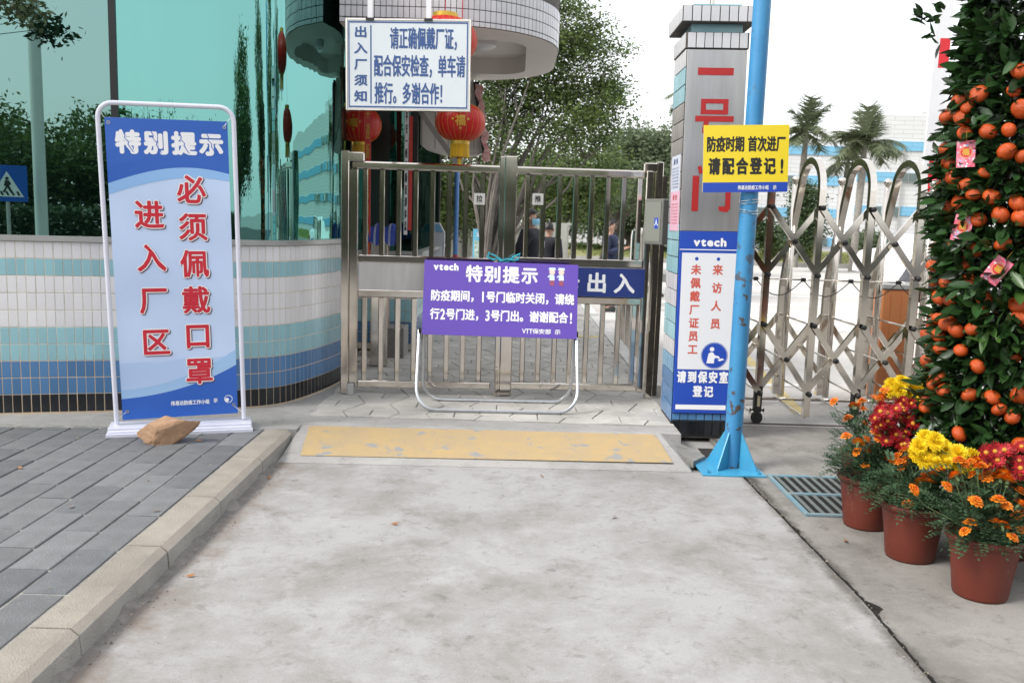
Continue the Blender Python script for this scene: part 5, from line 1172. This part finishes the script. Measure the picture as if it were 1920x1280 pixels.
tree('low dark bush right of the blue pole on the lawn', tuple(G(1428, 470, .15)), [EL(1432, 440, 38, 30, 20)], 30, 4000, .16, M_leaf_d, M_barkd, .07, .3, .25, 6)
def hedge(label, x0, x1, y, w, h, n):
    C = np.stack([rng.uniform(x0, x1, n), rng.uniform(y-w, y+w, n), rng.uniform(0, 1, n)**.5*h+.1], 1); o = leaves('hedge', C, .12, mat('hedge_leaf', (.15, .20, .05), .5, island=.4, trans=.2), kind='thing', asp=.6); del o['kind']; tag(o, label, 'hedge')
q0, q1 = P(1430, 460, 40), P(1522, 460, 40); hedge('clipped bright green hedge beyond the folding gate', q0[0], q1[0], 40, .5, .85, 7000)
C = np.stack([rng.uniform(-14, 12, 15000), rng.uniform(50, 53, 15000), .9+rng.uniform(0, 1, 15000)**1.3*3.6], 1); leaves('distant_trees', C, .35, M_leaf_g, kind='stuff')
C = np.stack([rng.uniform(-9, 9, 9000), rng.uniform(44, 45, 9000), rng.uniform(0, 1, 9000)*.45], 1); leaves('undergrowth', C, .2, M_leaf_f, kind='stuff')

def palm(label, px, py, base_y, Y, rad, nf=22, seed=1):
    top = P(px, py, Y); rg = random.Random(seed); t = thing('palm_tree', label, 'palm tree', (top[0]-.1, Y, 0), group='royal palms in front of the factory'); hz = top[2]
    b = MB(); b.tube([(0, 0, 0), (.03, 0, hz*.35), (.08, 0, hz*.75), (.10, 0, hz-.1)], [.15, .12, .13, .08], mat('palm_trunk', (.28, .26, .23), .9, var=.3, vscale=8), n=12); b.build('trunk', t, smooth=True)
    vs = []; fs = []; vr = MB()
    for f in range(nf):
        a = 2*math.pi*f/nf+rg.uniform(-.2, .2); el = rg.uniform(.0, 1.5); L = rad*rg.uniform(.8, 1.1); p = np.array([.1, 0, hz-.1]); d = np.array([math.cos(a)*math.cos(el), math.sin(a)*math.cos(el), math.sin(el)]); pts = [p.copy()]; ns = 12
        for s_ in range(ns):
            d = d+np.array([0, 0, -.13-.03*max(0, -d[2])]); d /= np.linalg.norm(d); p = p+d*L/ns; pts.append(p.copy())
        vr.tube(pts, list(np.linspace(.02, .004, ns+1)), M_palm, n=4, cap=False)
        for s_ in range(ns*3):
            u = 1+(ns-1.05)*s_/(ns*4); i = int(u); q = pts[i]+(pts[i+1]-pts[i])*(u-i); tt = pts[i+1]-pts[i]; tt /= np.linalg.norm(tt); sd_ = np.cross(tt, [0, 0, 1]); sd_ /= np.linalg.norm(sd_)+1e-6; ll = rad*.34*math.sin(math.pi*min(1, .15+.85*u/ns))+.08
            for sg_ in (-1, 1):
                dd = sd_*sg_*.75+tt*.55+np.array([0, 0, rg.uniform(-.55, .1)]); dd /= np.linalg.norm(dd); e = q+dd*ll; w = tt*.018*rad; o_ = len(vs); vs += [q-w, q+w, e]; fs.append((o_, o_+1, o_+2))
    link('fronds', npmesh('fronds', vs, fs, M_palm), t, kind='stuff'); vr.build('rachis', t); return t
palm('palm tree nearest the yellow sign in front of the factory', 1512, 245, 440, 35, 1.75, 17, 1)
palm('bushy palm tree in the middle in front of the factory', 1622, 268, 440, 33, 1.85, 24, 2)
palm('short palm between the other two in front of the factory', 1590, 300, 440, 36, 1.35, 13, 5)
palm('palm tree behind the tiled pillar with fronds past its left edge', 1312, 175, 440, 38, 1.9, 24, 3)

# factory ---------------------------------------------------------------
fc = thing('factory_building', 'long white tiled factory block with pale blue bands behind the palms', 'factory', (0, 62, 0), R(-1.5))
def facade_mat(name, col):
    m = mat(name, col, .5); N = m.node_tree.nodes; L = m.node_tree.links; b_ = N['Principled BSDF']; tc = N.new('ShaderNodeTexCoord'); br = N.new('ShaderNodeTexBrick'); mp = N.new('ShaderNodeMapping'); mp.inputs['Rotation'].default_value = (R(90), 0, 0)
    L.new(tc.outputs['Object'], mp.inputs[0]); L.new(mp.outputs[0], br.inputs[0]); br.inputs['Scale'].default_value = 1; br.inputs['Brick Width'].default_value = 1.2; br.inputs['Row Height'].default_value = .28; br.inputs['Mortar Size'].default_value = .018; br.inputs['Color1'].default_value = (*col, 1); br.inputs['Color2'].default_value = tuple(c*.96 for c in col)+(1,); br.inputs['Mortar'].default_value = tuple(c*.72 for c in col)+(1,); L.new(br.outputs[0], b_.inputs['Base Color']); return m
FW = facade_mat('factory_white', (.66, .66, .67)); FB = facade_mat('factory_blue', (.20, .47, .68))
X0f, X1f, X2f = 13.5, 22.4, 70
b = MB(); b.box(((X0f+X1f)/2, 6, 3.75), (X1f-X0f, 12, 7.5), FW); b.box(((X1f+X2f)/2, 4, 4.5), (X2f-X1f, 12, 9.0), FW); b.box((30.5, 4, 9.25), (5, 10, 1.1), FW)
b.add([(25.5, -1.9, 9.0), (28, -1.9, 9.8), (28, -1.9, 9.0), (25.5, 8, 9.0), (28, 8, 9.8), (28, 8, 9.0)], [(0, 2, 1), (3, 4, 5), (0, 1, 4, 3)], FW); b.box((16, 20, 3.0), (12, 10, 6.), FW); b.build('wall', fc)
bz = [(7.35, 6.75), (5.35, 4.72), (3.15, 2.55), (1.2, .62)]
for zt, zb in bz:
    b = MB(); b.box(((X1f+X2f)/2, -2.03, (zt+zb)/2), (X2f-X1f, .08, zt-zb), FB); b.build('blue_band', fc)
    b = MB(); b.box(((X0f+X1f)/2, -.03, (zt+zb)/2-.25), (X1f-X0f, .08, zt-zb), FB); b.build('blue_band', fc)
M_win = flat('factory_window', (.12, .16, .16), .15); M_winl = flat('factory_window_pale', (.45, .55, .55), .2)
wb_ = MB(); 
def fwin(x, z, w, h, y, pale=0):
    b = MB(); b.box((x, y-.03, z), (w, .1, h), M_alum); fr = b.build('window', fc); b = MB()
    for k in range(3): b.box((x-w/3+k*w/3, y-.09, z), (w/3-.06, .03, h-.1), M_winl if (k+pale) % 3 == 0 else M_win)
    b.build('pane', fr)
for x, zi in ((14.8, 1), (18.5, 1), (20.4, 3), (15.5, 3), (16.2, 2), (19.6, 2)): zt, zb = bz[zi]; fwin(x, (zt+zb)/2-.25, 2.0, (zt-zb)*.96, -.06, zi)
for x, zi in ((23.6, 0), (27.8, 0), (31, 0), (24.4, 2), (29.3, 2), (33, 2), (26, 1), (31, 1), (23.8, 3), (27.5, 3), (35, 0), (36, 1), (38, 2)): zt, zb = bz[zi]; fwin(x, (zt+zb)/2, 1.7, (zt-zb)*.96, -2.07, zi)
b = MB()
for x in (17.4, 25.3, 29.9): b = MB(); b.box((x, -2.12 if x > 22 else -.12, 3.6), (.08, .08, 7), M_fgrey); b.build('drainpipe', fc)

# ================================================================== TANGERINE TREE
TX, TY = 2.34, 4.12; RR = .335
tt = thing('tangerine_tree', 'column-shaped tangerine tree heavy with orange fruit at the right edge', 'tangerine tree', (TX, TY, 0))
def col_r(z, a=0): return RR*(1+.10*math.sin(z*5+a*2)+.06*math.sin(z*11+a*5))*(1 if z < 2.2 else 1-.22*(z-2.2))*(.78+.22*min(1, (z-.42)/.35))
b = MB(); b.lathe([(.001, 0), (.17, 0), (.20, .36), (.225, .37), (.225, .40), (.2, .40), (.19, .36), (.001, .35)], mat('tree_pot_glaze', (.10, .03, .02), .4), n=28); b.build('pot', tt, smooth=True)
b = MB()
for k in range(7): a = 2*math.pi*k/7; b.tube(curve_pts((.05*math.cos(a), .05*math.sin(a), .35), (.22*math.cos(a), .22*math.sin(a), 2.3), 8, wob=.03), list(np.linspace(.016, .005, 9)), M_barkd, n=6)
b.build('branches', tt, smooth=True)
def leafmesh():
    b = MB(); L = 1.; pr = [(0, 0), (.10, .18), (.19, .42), (.17, .66), (.09, .86), (0, 1)]; vs = []
    for (w, l) in pr: vs += [(-w, l, .16*w+.12*l*l*-1), (0, l, -.05*math.sin(l*3.1)-.12*l*l), (w, l, .16*w-.12*l*l)]
    b.add(vs, [(3*i+q, 3*i+q+1, 3*i+q+4, 3*i+q+3) for i in range(5) for q in range(2)], M_leaf_t); return b.mesh('leaf', True)
LM = leafmesh(); LM2 = LM.copy(); LM2.materials[0] = mat('tangerine_young_leaf', (.045, .10, .02), .36, island=.4, trans=.2)
lv = np.array([v.co[:] for v in LM.vertices]); lf = np.array([p.vertices[:] for p in LM.polygons]); NLV = len(lv)
NL = 9500; rec = []
for i in range(NL):
    a = rng.uniform(0, 2*math.pi) if i % 3 else rng.uniform(R(150), R(330)); z = .46+2.35*rng.random(); dense = z > 2.15
    r = col_r(z, a)*(rng.uniform(.45, 1.06) if not (i % 2) else rng.uniform(.8, 1.03)); p = np.array([r*math.cos(a), r*math.sin(a), z])
    d = np.array([math.cos(a), math.sin(a), rng.uniform(-.7, .7)])+rng.normal(0, .55, 3); d /= np.linalg.norm(d); L = rng.uniform(.068, .118)
    n_ = np.array([math.cos(a)*.4, math.sin(a)*.4, .8])+rng.normal(0, .5, 3); x = np.cross(d, n_); x /= np.linalg.norm(x); n_ = np.cross(x, d); rec.append((p, np.stack([x, d, n_], 1)*L))
for px, py in ((1728, 28), (1722, 34), (1735, 45), (1745, 60), (1752, 15), (1760, 30), (1748, 75)):   # sprig sticking out at the top left
    for q in range(3):
        c = P(px+8+random.uniform(-6, 12), py+random.uniform(-8, 8), 3.95)-np.array([TX, TY, 0]); d = np.array([-.8, -.2, .2])+rng.normal(0, .35, 3); d /= np.linalg.norm(d); n_ = rng.normal(0, .4, 3)+np.array([0, -.3, .8]); x = np.cross(d, n_); x /= np.linalg.norm(x); rec.append((c, np.stack([x, d, np.cross(x, d)], 1)*.07))
cam_l = np.array([-TX, -TY, CH]); order = sorted(range(len(rec)), key=lambda i: (np.linalg.norm(rec[i][0]-cam_l) if (rec[i][0][0] < .12 and rec[i][0][2] < 2.5) else 9)); first = set(order[:296])
V = []; F = []; o_ = 0
for i, (p, Mx) in enumerate(rec):
    if i in first:
        m4 = Matrix(((Mx[0, 0], Mx[0, 1], Mx[0, 2], p[0]), (Mx[1, 0], Mx[1, 1], Mx[1, 2], p[1]), (Mx[2, 0], Mx[2, 1], Mx[2, 2], p[2]), (0, 0, 0, 1))); o = link('leaf', LM2 if i % 6 == 0 else LM, tt); o.matrix_local = m4
    else: V.append(lv@Mx.T+p); F.append(lf+o_); o_ += NLV
link('foliage', npmesh('foliage', np.concatenate(V), np.concatenate(F), M_leaf_t, True), tt, kind='stuff')
# fruit
b = MB(); pr = []
for k in range(13): a = -math.pi/2+math.pi*k/12; r_ = math.cos(a); z_ = math.sin(a)*.80; z_ -= .10*math.exp(-(r_/.22)**2)*(1 if a > 0 else -.6); pr.append((max(.002, r_), z_))
b.lathe(pr, M_fruit, n=20); b.lathe([(.001, .74), (.10, .745), (.13, .72)], M_stem, n=6); fm = b.mesh('tangerine', True)
A1 = [(1055, 470), (1000, 535), (975, 590), (965, 505), (900, 585), (985, 665), (1100, 660), (1205, 650), (1230, 455), (1265, 360), (1270, 545), (1195, 760), (1275, 785), (1088, 865), (915, 820), (890, 750), (935, 890), (885, 930), (862, 990), (995, 925), (1035, 970), (1118, 985), (910, 1035), (965, 1015), (1250, 1018), (1162, 1075), (1052, 1098), (890, 1110), (1265, 1090), (1175, 1222), (930, 1225), (1040, 1250)]
A2 = [(1050, 45), (1190, 20), (1330, 40), (825, 55), (1210, 210), (1030, 260), (955, 325), (880, 215), (755, 345), (990, 455), (835, 470), (770, 450), (1088, 568), (1073, 657), (865, 575), (795, 560), (795, 615), (1320, 605), (1330, 705), (848, 735), (780, 700), (745, 755), (1012, 770), (710, 810), (785, 815), (900, 780), (930, 913), (795, 905), (715, 985), (1280, 950), (742, 1030), (1042, 1020), (775, 1090), (820, 1175), (740, 1140), (988, 1210), (1142, 1225), (1330, 1210)]
A3 = [(690, 355), (525, 222), (890, 232), (955, 270), (1000, 410)]
fr_px = [(1440+x/2.667, y/2.667) for x, y in A1]+[(1540+x/3.556, 400+y/3.556) for x, y in A2]+[(1540+x/2.667, 680+y/2.667) for x, y in A3]
seen = []
def on_column(px, py, rad):
    d = ray(px, py); ox, oy = -TX, -TY; A = d[0]**2+d[1]**2; B = 2*(ox*d[0]+oy*d[1]); Cc = ox*ox+oy*oy-rad*rad; D = B*B-4*A*Cc
    s = (-B-math.sqrt(D))/(2*A) if D > 0 else -B/(2*A)
    return CAM+d*s-np.array([TX, TY, 0])
for px, py in fr_px:
    if any((px-a)**2+(py-c)**2 < 260 for a, c in seen): continue
    seen.append((px, py)); p = on_column(px, py, RR*1.02); r_ = random.uniform(.031, .045); link('tangerine', fm, tt, tuple(p), (random.uniform(-.9, .9), random.uniform(-.9, .9), random.uniform(0, 6)), scale=(r_, r_, r_*random.uniform(.92, 1.08)))
for k in range(150):
    a = rng.uniform(R(-72), R(150)); z = rng.uniform(.6, 2.1); r_ = .042; link('tangerine', fm, tt, (RR*math.cos(a), RR*math.sin(a), z), (random.uniform(-.5, .5), random.uniform(-.5, .5), 0), scale=(r_, r_, r_))
# red packets hanging in the tree
pk = MB(); 
def packet(label, px, py, ang):
    p = on_column(px, py, RR*1.16)+np.array([TX, TY, 0]); t = thing('red_packet', label, 'red packet', tuple(p), rot=(R(-4), R(ang), R(-28)), group='red packets in the tangerine tree')
    b = MB(); b.box((0, 0, 0), (.074, .003, .115), flat('packet_red', (.60, .02, .07), .35, col2=(.72, .30, .38), vscale=30)); b.build('envelope', t)
    b = MB(); disc(b, 0, .008, .026, I_gold, -.002, 20, r0=.0235); disc(b, 0, .008, .022, flat('packet_deep', (.52, .01, .03), .35), -.0022, 18); text(b, '福', -.015, -.006, .03, .03, I_gold, -.0026, bold=.0012)
    rg = random.Random(int(px))
    for k in range(26): x, z = rg.uniform(-.033, .033), rg.uniform(-.053, .053); (disc(b, x, z, rg.uniform(.003, .006), rg.choice((flat('petal_white', (.75, .66, .7), .4), flat('petal_pink', (.72, .2, .32), .4), flat('petal_blue', (.3, .45, .72), .4))), -.0018, 6) if x*x+(z-.008)**2 > .0008 else None)
    b.build('print', t); b = MB(); b.tube([(0, 0, .057), (0, .01, .10)], .001, M_goldc, n=4); b.build('string', t)
packet('red packet hanging highest in the tangerine tree', 1811, 289, -3); packet('middle red packet in the tangerine tree', 1804, 428, 8); packet('lowest red packet, tilted, in the tangerine tree', 1869, 507, 32)

# ================================================================== POTS AND FLOWERS
def petal_ring(b, n, r0, r1, w, z0, z1, m, ph=0.):
    for k in range(n):
        a = 2*math.pi*k/n+ph; ca, sa = math.cos(a), math.sin(a); rm = r0+(r1-r0)*.6
        pts = [(r0, 0, z0), (rm, w/2, z0+(z1-z0)*.7+.002), (r1, w*.25, z1), (r1, -w*.25, z1), (rm, -w/2, z0+(z1-z0)*.7+.002)]
        b.add([(r*ca-q*sa, r*sa+q*ca, z) for r, q, z in pts], [(0, 1, 2, 3, 4)], m)
def marigold_mesh():
    b = MB(); petal_ring(b, 9, .004, .026, .015, 0, .002, M_or); petal_ring(b, 9, .003, .020, .013, .004, .009, M_or, .3); petal_ring(b, 7, .002, .014, .011, .007, .015, M_or, .6); petal_ring(b, 5, .001, .008, .008, .010, .018, mat('marigold_deep', (.62, .10, .008), .6), .2)
    b.lathe([(.001, -.022), (.004, -.02), (.006, -.006), (.005, .001)], M_stem, n=6); return b.mesh('flower')
def mum_mesh(m, R_, rings, nn, cen=None):
    b = MB()
    for k in range(rings):
        ph = R(4+82*k/max(1, rings-1)) if not cen else R(8+22*k/max(1, rings-1)); n2 = max(5, int(nn*math.cos(ph)**.6)); l = R_*(1-.18*k/rings) if not cen else R_*(1-.25*k/rings)
        for q in range(n2):
            a = 2*math.pi*(q+.5*(k % 2))/n2+random.uniform(-.08, .08); p2 = ph+random.uniform(-.09, .09); dr = Vector((math.cos(a)*math.cos(p2), math.sin(a)*math.cos(p2), math.sin(p2))); sd_ = Vector((-math.sin(a), math.cos(a), 0)); un = dr.cross(sd_)*-1; w = R_*(.15 if not cen else .17)
            l2 = l*random.uniform(.88, 1.08); A_ = dr*R_*.12; B_ = dr*l2*.65+sd_*w*.55+un*.002; C_ = dr*l2+un*-.0; D_ = dr*l2*.65-sd_*w*.55+un*.002; E_ = dr*l2*.92+sd_*w*.4; F_ = dr*l2*.92-sd_*w*.4
            b.add([A_, B_, E_, C_, F_, D_], [(0, 1, 2, 3, 4, 5)], m)
    if cen: b.lathe([(.008, .004), (.006, .009), (.001, .011)], cen, n=10)
    b.lathe([(.001, -.014), (.006, -.01), (.007, .001)], M_stem, n=6); return b.mesh('flower')
FM, FY_, FR = marigold_mesh(), mum_mesh(M_yy, .044, 7, 26), mum_mesh(M_rr, .028, 3, 16, mat('mum_centre', (.55, .25, .02), .6))
b = MB(); RP, HP = .148, .268
b.lathe([(.001, .002), (.104, .0), (.108, .012), (.118, .10), (.136, HP-.045), (.139, HP-.03), (RP+.004, HP-.028), (RP+.006, HP-.006), (RP, HP), (RP-.008, HP-.002), (.132, HP-.04), (.001, HP-.05)], M_pot, n=40); potm = b.mesh('pot_body', True)
b = MB(); b.lathe([(.131, HP-.035), (.06, HP-.025), (.001, HP-.02)], M_soil, n=20); soilm = b.mesh('soil', True)
def pinnate(C, D, size, nl=9):
    """compound leaves: start C, direction D"""
    V = []; F = []
    n = len(C)
    for i in range(n):
        c, d = C[i], D[i]/np.linalg.norm(D[i]); s = np.cross(d, [0, 0, 1.]); s /= np.linalg.norm(s)+1e-6; up_ = np.cross(s, d); L = size*rng.uniform(.7, 1.2)
        for k in range(nl):
            tpos = (k//2+1)/(nl//2+1); q = c+d*L*tpos-np.array([0, 0, 1])*L*.25*tpos*tpos; sg_ = -1 if k % 2 else 1
            ld = (s*sg_*.8+d*.6+up_*.15) if k < nl-1 else d; ld = ld/np.linalg.norm(ld); l = L*.34*(1-.4*abs(tpos-.5)); wv = np.cross(ld, up_); wv = wv/(np.linalg.norm(wv)+1e-6)*l*.15; o = len(V); wv = wv*1.6; V += [q, q+ld*l*.5+wv, q+ld*l, q+ld*l*.5-wv]; F.append((o, o+1, o+2, o+3))
    return V, F
POTS = [('terracotta pot of marigolds nearest the camera', (2.0, 3.57)), ('terracotta marigold pot second from the camera', (1.885, 3.98)), ('terracotta marigold pot third from the camera, beside the drain grate', (1.845, 4.41)), ('terracotta marigold pot at the back of the row, under the red chrysanthemums', (2.03, 4.90))]
flw = {0: [], 1: [], 2: [], 3: []}
F3 = [(65, 195), (160, 215), (205, 195), (210, 235), (290, 185), (265, 180), (315, 145), (215, 305), (275, 352), (225, 385), (290, 385), (340, 375), (230, 445), (185, 400), (220, 515), (180, 445), (270, 425), (320, 465), (350, 490), (385, 470), (410, 515), (420, 440), (340, 330), (135, 280), (125, 370), (535, 570), (495, 595), (515, 580), (625, 620), (670, 565), (600, 480), (690, 495), (640, 500), (665, 490), (760, 560), (750, 500), (800, 520), (820, 575), (910, 555), (930, 590), (775, 490), (870, 590), (985, 645), (990, 710), (885, 690), (925, 715), (745, 805), (720, 845), (905, 815), (930, 830), (955, 875), (870, 800), (1005, 840), (770, 695), (600, 540), (460, 635), (975, 760), (715, 505), (780, 525), (560, 560), (395, 500), (430, 480), (300, 170), (185, 220), (545, 600), (840, 560), (895, 580), (1000, 760), (655, 575), (430, 710)]
for x, y in F3:
    px, py = 1540+x/2.667, 680+y/2.667
    if px < 1640 and py < 800: k, Y = 3, 4.78
    elif px < 1672 and py < 880: k, Y = 2, 4.34
    elif px < 1712 and py > 840: k, Y = 1, 3.98
    elif px < 1790 and py < 905: k, Y = 1, 3.92
    else: k, Y = 0, 3.55-.0012*(py-900)
    flw[k].append(P(px, py, Y+random.uniform(-.05, .05)))
for k, (lab, (x, y)) in enumerate(POTS):
    t = thing('potted_marigold', lab, 'potted flowers', (x, y, 0), group='marigold pots along the tree'); link('pot_body', potm, t, rot=(0, 0, k)); link('soil', soilm, t)
    o3 = np.array([x, y, 0]); heads = [f-o3 for f in flw[k]]; b = MB()
    for hd_ in heads:
        base = np.array([rng.uniform(-.06, .06), rng.uniform(-.06, .06), HP-.03]); b.tube(curve_pts(base, hd_-np.array([0, 0, .015]), 4, wob=.05), .0022, M_stem, n=4, cap=False)
        link('flower', FM, t, tuple(hd_), (random.uniform(-.2, .9), random.uniform(-.5, .5), random.uniform(0, 6)), scale=(s_ := random.uniform(.95, 1.4), s_, s_))
    b.build('stems', t)
    nle = 520 if k < 3 else 260; hm_ = np.array(heads) if heads else np.zeros((1, 3)); C = []; D = []
    for i in range(nle):
        a = rng.uniform(0, 6.28); r = .17*math.sqrt(rng.random()); zc = HP-.02+.17*rng.random()*(1-r*2.2)
        if i % 3 == 0: h_ = hm_[rng.integers(len(hm_))]; u = rng.uniform(.35, .95); c = np.array([0, 0, HP])*(1-u)+h_*u+rng.normal(0, .02, 3); c[2] = max(c[2]-.02, HP-.05)
        else: c = np.array([r*math.cos(a), r*math.sin(a), zc])
        d = np.array([math.cos(a), math.sin(a), rng.uniform(-.3, .9)])+rng.normal(0, .3, 3); C.append(c); D.append(d)
    V, F = pinnate(C, D, .075); link('foliage', npmesh('foliage', V, F, M_leaf_m), t, kind='stuff')
def mum_plant(label, cat_loc, heads, fm_, group, sc, leafm=M_leaf_d):
    x, y = cat_loc; t = thing('potted_chrysanthemum', label, 'potted flowers', (x, y, 0), group=group); link('pot_body', potm, t, scale=(.78, .78, .78)); link('soil', soilm, t, scale=(.78, .78, .78)); b = MB(); o3 = np.array([x, y, 0]); C = []
    for h_ in heads:
        h_ = h_-o3; b.tube(curve_pts((rng.uniform(-.04, .04), rng.uniform(-.04, .04), .19), h_-np.array([0, 0, .01]), 4, wob=.04), .0025, M_stem, n=4, cap=False)
        s_ = sc*random.uniform(.85, 1.15); link('flower', fm_, t, tuple(h_), (random.uniform(.4, 1.25), random.uniform(-.5, .5), 0), scale=(s_, s_, s_))
        for q in range(9): u = rng.uniform(.35, .80); C.append(np.array([0, 0, .2])*(1-u)+h_*u+rng.normal(0, .022, 3)-np.array([0, 0, .012]))
    b.build('stems', t); leaves('foliage', np.array(C), .05, leafm, t, asp=.5); return t
hp = lambda lst, Y: [P(px, py, Y+random.uniform(-.06, .06)) for px, py in lst]
rd = random.Random(11)
red1 = [(1686+48*math.sqrt(rd.random())*math.cos(a), 792+44*math.sqrt(rd.random())*math.sin(a)) for a in [rd.uniform(0, 6.28) for _ in range(64)]]
red2 = [(1895+68*math.sqrt(rd.random())*math.cos(a), 862+30*math.sqrt(rd.random())*math.sin(a)) for a in [rd.uniform(0, 6.28) for _ in range(46)]]
mum_plant('dark red chrysanthemums in a pot left of the tangerine tree', (2.16, 4.58), hp(red1, 4.28), FR, 'chrysanthemum pots', 1.25)
mum_plant('dark red chrysanthemums in front of the tangerine tree at the right edge', (2.74, 3.92), hp(red2, 3.62), FR, 'chrysanthemum pots', 1.2)
yel1 = [(1672, 722), (1690, 718), (1708, 724), (1686, 732), (1700, 736), (1725, 738), (1738, 748), (1730, 728), (1716, 742), (1745, 738), (1666, 734), (1680, 727)]
yel2 = [(1735, 822), (1752, 828), (1722, 838), (1765, 838), (1742, 842), (1716, 852), (1758, 852), (1778, 848), (1796, 850), (1785, 862), (1806, 862), (1770, 866), (1820, 858), (1730, 862), (1748, 866), (1812, 872), (1830, 868), (1794, 872)]
mum_plant('bright yellow chrysanthemums in front of the folding gate', (2.32, 5.0), hp(yel1, 4.95), FY_, 'chrysanthemum pots', 1.2)
mum_plant('bright yellow chrysanthemums below the fruit, behind the marigolds', (2.44, 3.68), hp(yel2, 3.76), FY_, 'chrysanthemum pots', 1.0)

# ================================================================== LEAVES AND TREES WHOSE REFLECTION SHOWS
# overhanging branch at the top left corner
t = tree('leafy street tree reaching a branch in at the top left corner', (-5.7, 4.2, PZ), [(tuple(P(-5, 0, 5.62)), (.22, .08, .17)), (tuple(P(45, -10, 5.66)), (.17, .06, .10)), ((-5.2, 4.5, 4.7), (.8, .4, .6))], 90, 6000, .055, M_leaf_d, M_barkd, .10, .55, .07, 9)
trs = [(-9.5, -19, 5.0, 2.9), (-4.5, -20, 5.2, 3.0), (.5, -21, 5.0, 2.9), (5.5, -20.5, 4.8, 2.8), (-14.5, -18, 5.2, 3.0), (13, -13, 7.5, 2.2), (17, -6, 9, 2.4), (20, 2, 8.5, 2.3), (24, 10, 9, 2.6)]
for i, (x, y, h_, r_) in enumerate(trs):
    tree('street tree across the road behind the viewer, seen mirrored in the glass', (x, y, 0), [((x, y, h_*.62), (r_, r_, h_*.36)), ((x+r_*.4, y, h_*.5), (r_, r_, h_*.28))], 100, 15000, .22, M_leaf_f, M_barkd, .2, .3, .42, 9, 'trees mirrored in the guardhouse glass', twigs=False)
b = MB(); b.slab([(-60, -60), (60, -60), (60, -6.05), (-60, -6.05)], -.028, -.004, mat('asphalt', (.06, .06, .058), .9, var=.2)); b.build('street', kind='structure')
hn = 42000; C = np.stack([rng.uniform(-22, 12, hn), rng.uniform(-15.6, -14.6, hn), rng.uniform(0, 1, hn)**.7*1.5], 1); o = leaves('hedge', C, .17, M_leaf_d, kind='thing', asp=.6); tag(o, 'hedge added across the street behind the viewer to darken the mirrored view', 'hedge')  # added row of leaves, darkens the bright ground reflected low in the glass
# white pole and pedestrian sign mirrored in the flat pane
nP = np.array([.26, -.9656]); nP /= np.linalg.norm(nP); A0 = np.array([-2.78, 6.08])
def mirror(px, py, extra):
    d = ray(px, py); s = ((A0-CAM[:2])@nP)/(d[:2]@nP); hit = CAM+d*s; dr = d.copy(); dr[:2] -= 2*(d[:2]@nP)*nP; return hit+dr*extra
m0 = mirror(76, 300, 9.5); t = thing('lamp_post', 'pale round lamp post standing behind the viewer, seen mirrored in the left pane', 'lamp post', (m0[0], m0[1], 0)); b = MB(); b.tube([(0, 0, 0), (0, 0, 4.2), (0, 0, 9)], [.105, .10, .09], mat('pole_pale', (.62, .64, .62), .5), n=20); b.build('shaft', t, smooth=True)
b = MB(); b.lathe([(.15, 0), (.15, .05), (.11, .08)], M_fgrey, n=16); b.build('collar', t)
m0 = mirror(16, 345, 9.0); ang = math.atan2(m0[1]-(A0[1]), m0[0]-A0[0])
t = thing('crossing_sign', 'blue pedestrian crossing sign behind the viewer, seen mirrored in the left pane', 'road sign', (m0[0], m0[1], m0[2]-.29), R(165+15)); b = MB(); b.box((0, 0, .3), (.6, .02, .6), flat('sign_blue', (.015, .10, .48), .3)); b.build('plate', t)
b = MB(); poly(b, [(-.24, .08), (.24, .08), (0, .5)], I_white, -.012)
for k in range(5): poly(b, [(-.19+.08*k, .10), (-.155+.08*k, .10), (-.125+.08*k, .17), (-.16+.08*k, .17)], I_black, -.014)
disc(b, 0, .38, .028, I_black, -.014, 12); poly(b, [(-.03, .35), (.03, .35), (.05, .26), (.02, .25), (.07, .16), (.04, .14), (0, .23), (-.05, .14), (-.08, .16), (-.03, .26), (-.06, .29)], I_black, -.015); b.build('pictogram', t)
b = MB(); b.tube([(0, .02, -m0[2]+.29), (0, .02, .4)], .03, M_fgrey, n=10); b.build('post', t)

bpy.data.objects.remove(_fo)
for o in list(bpy.data.objects):
    if o.get('kind') == 'thing': del o['kind']
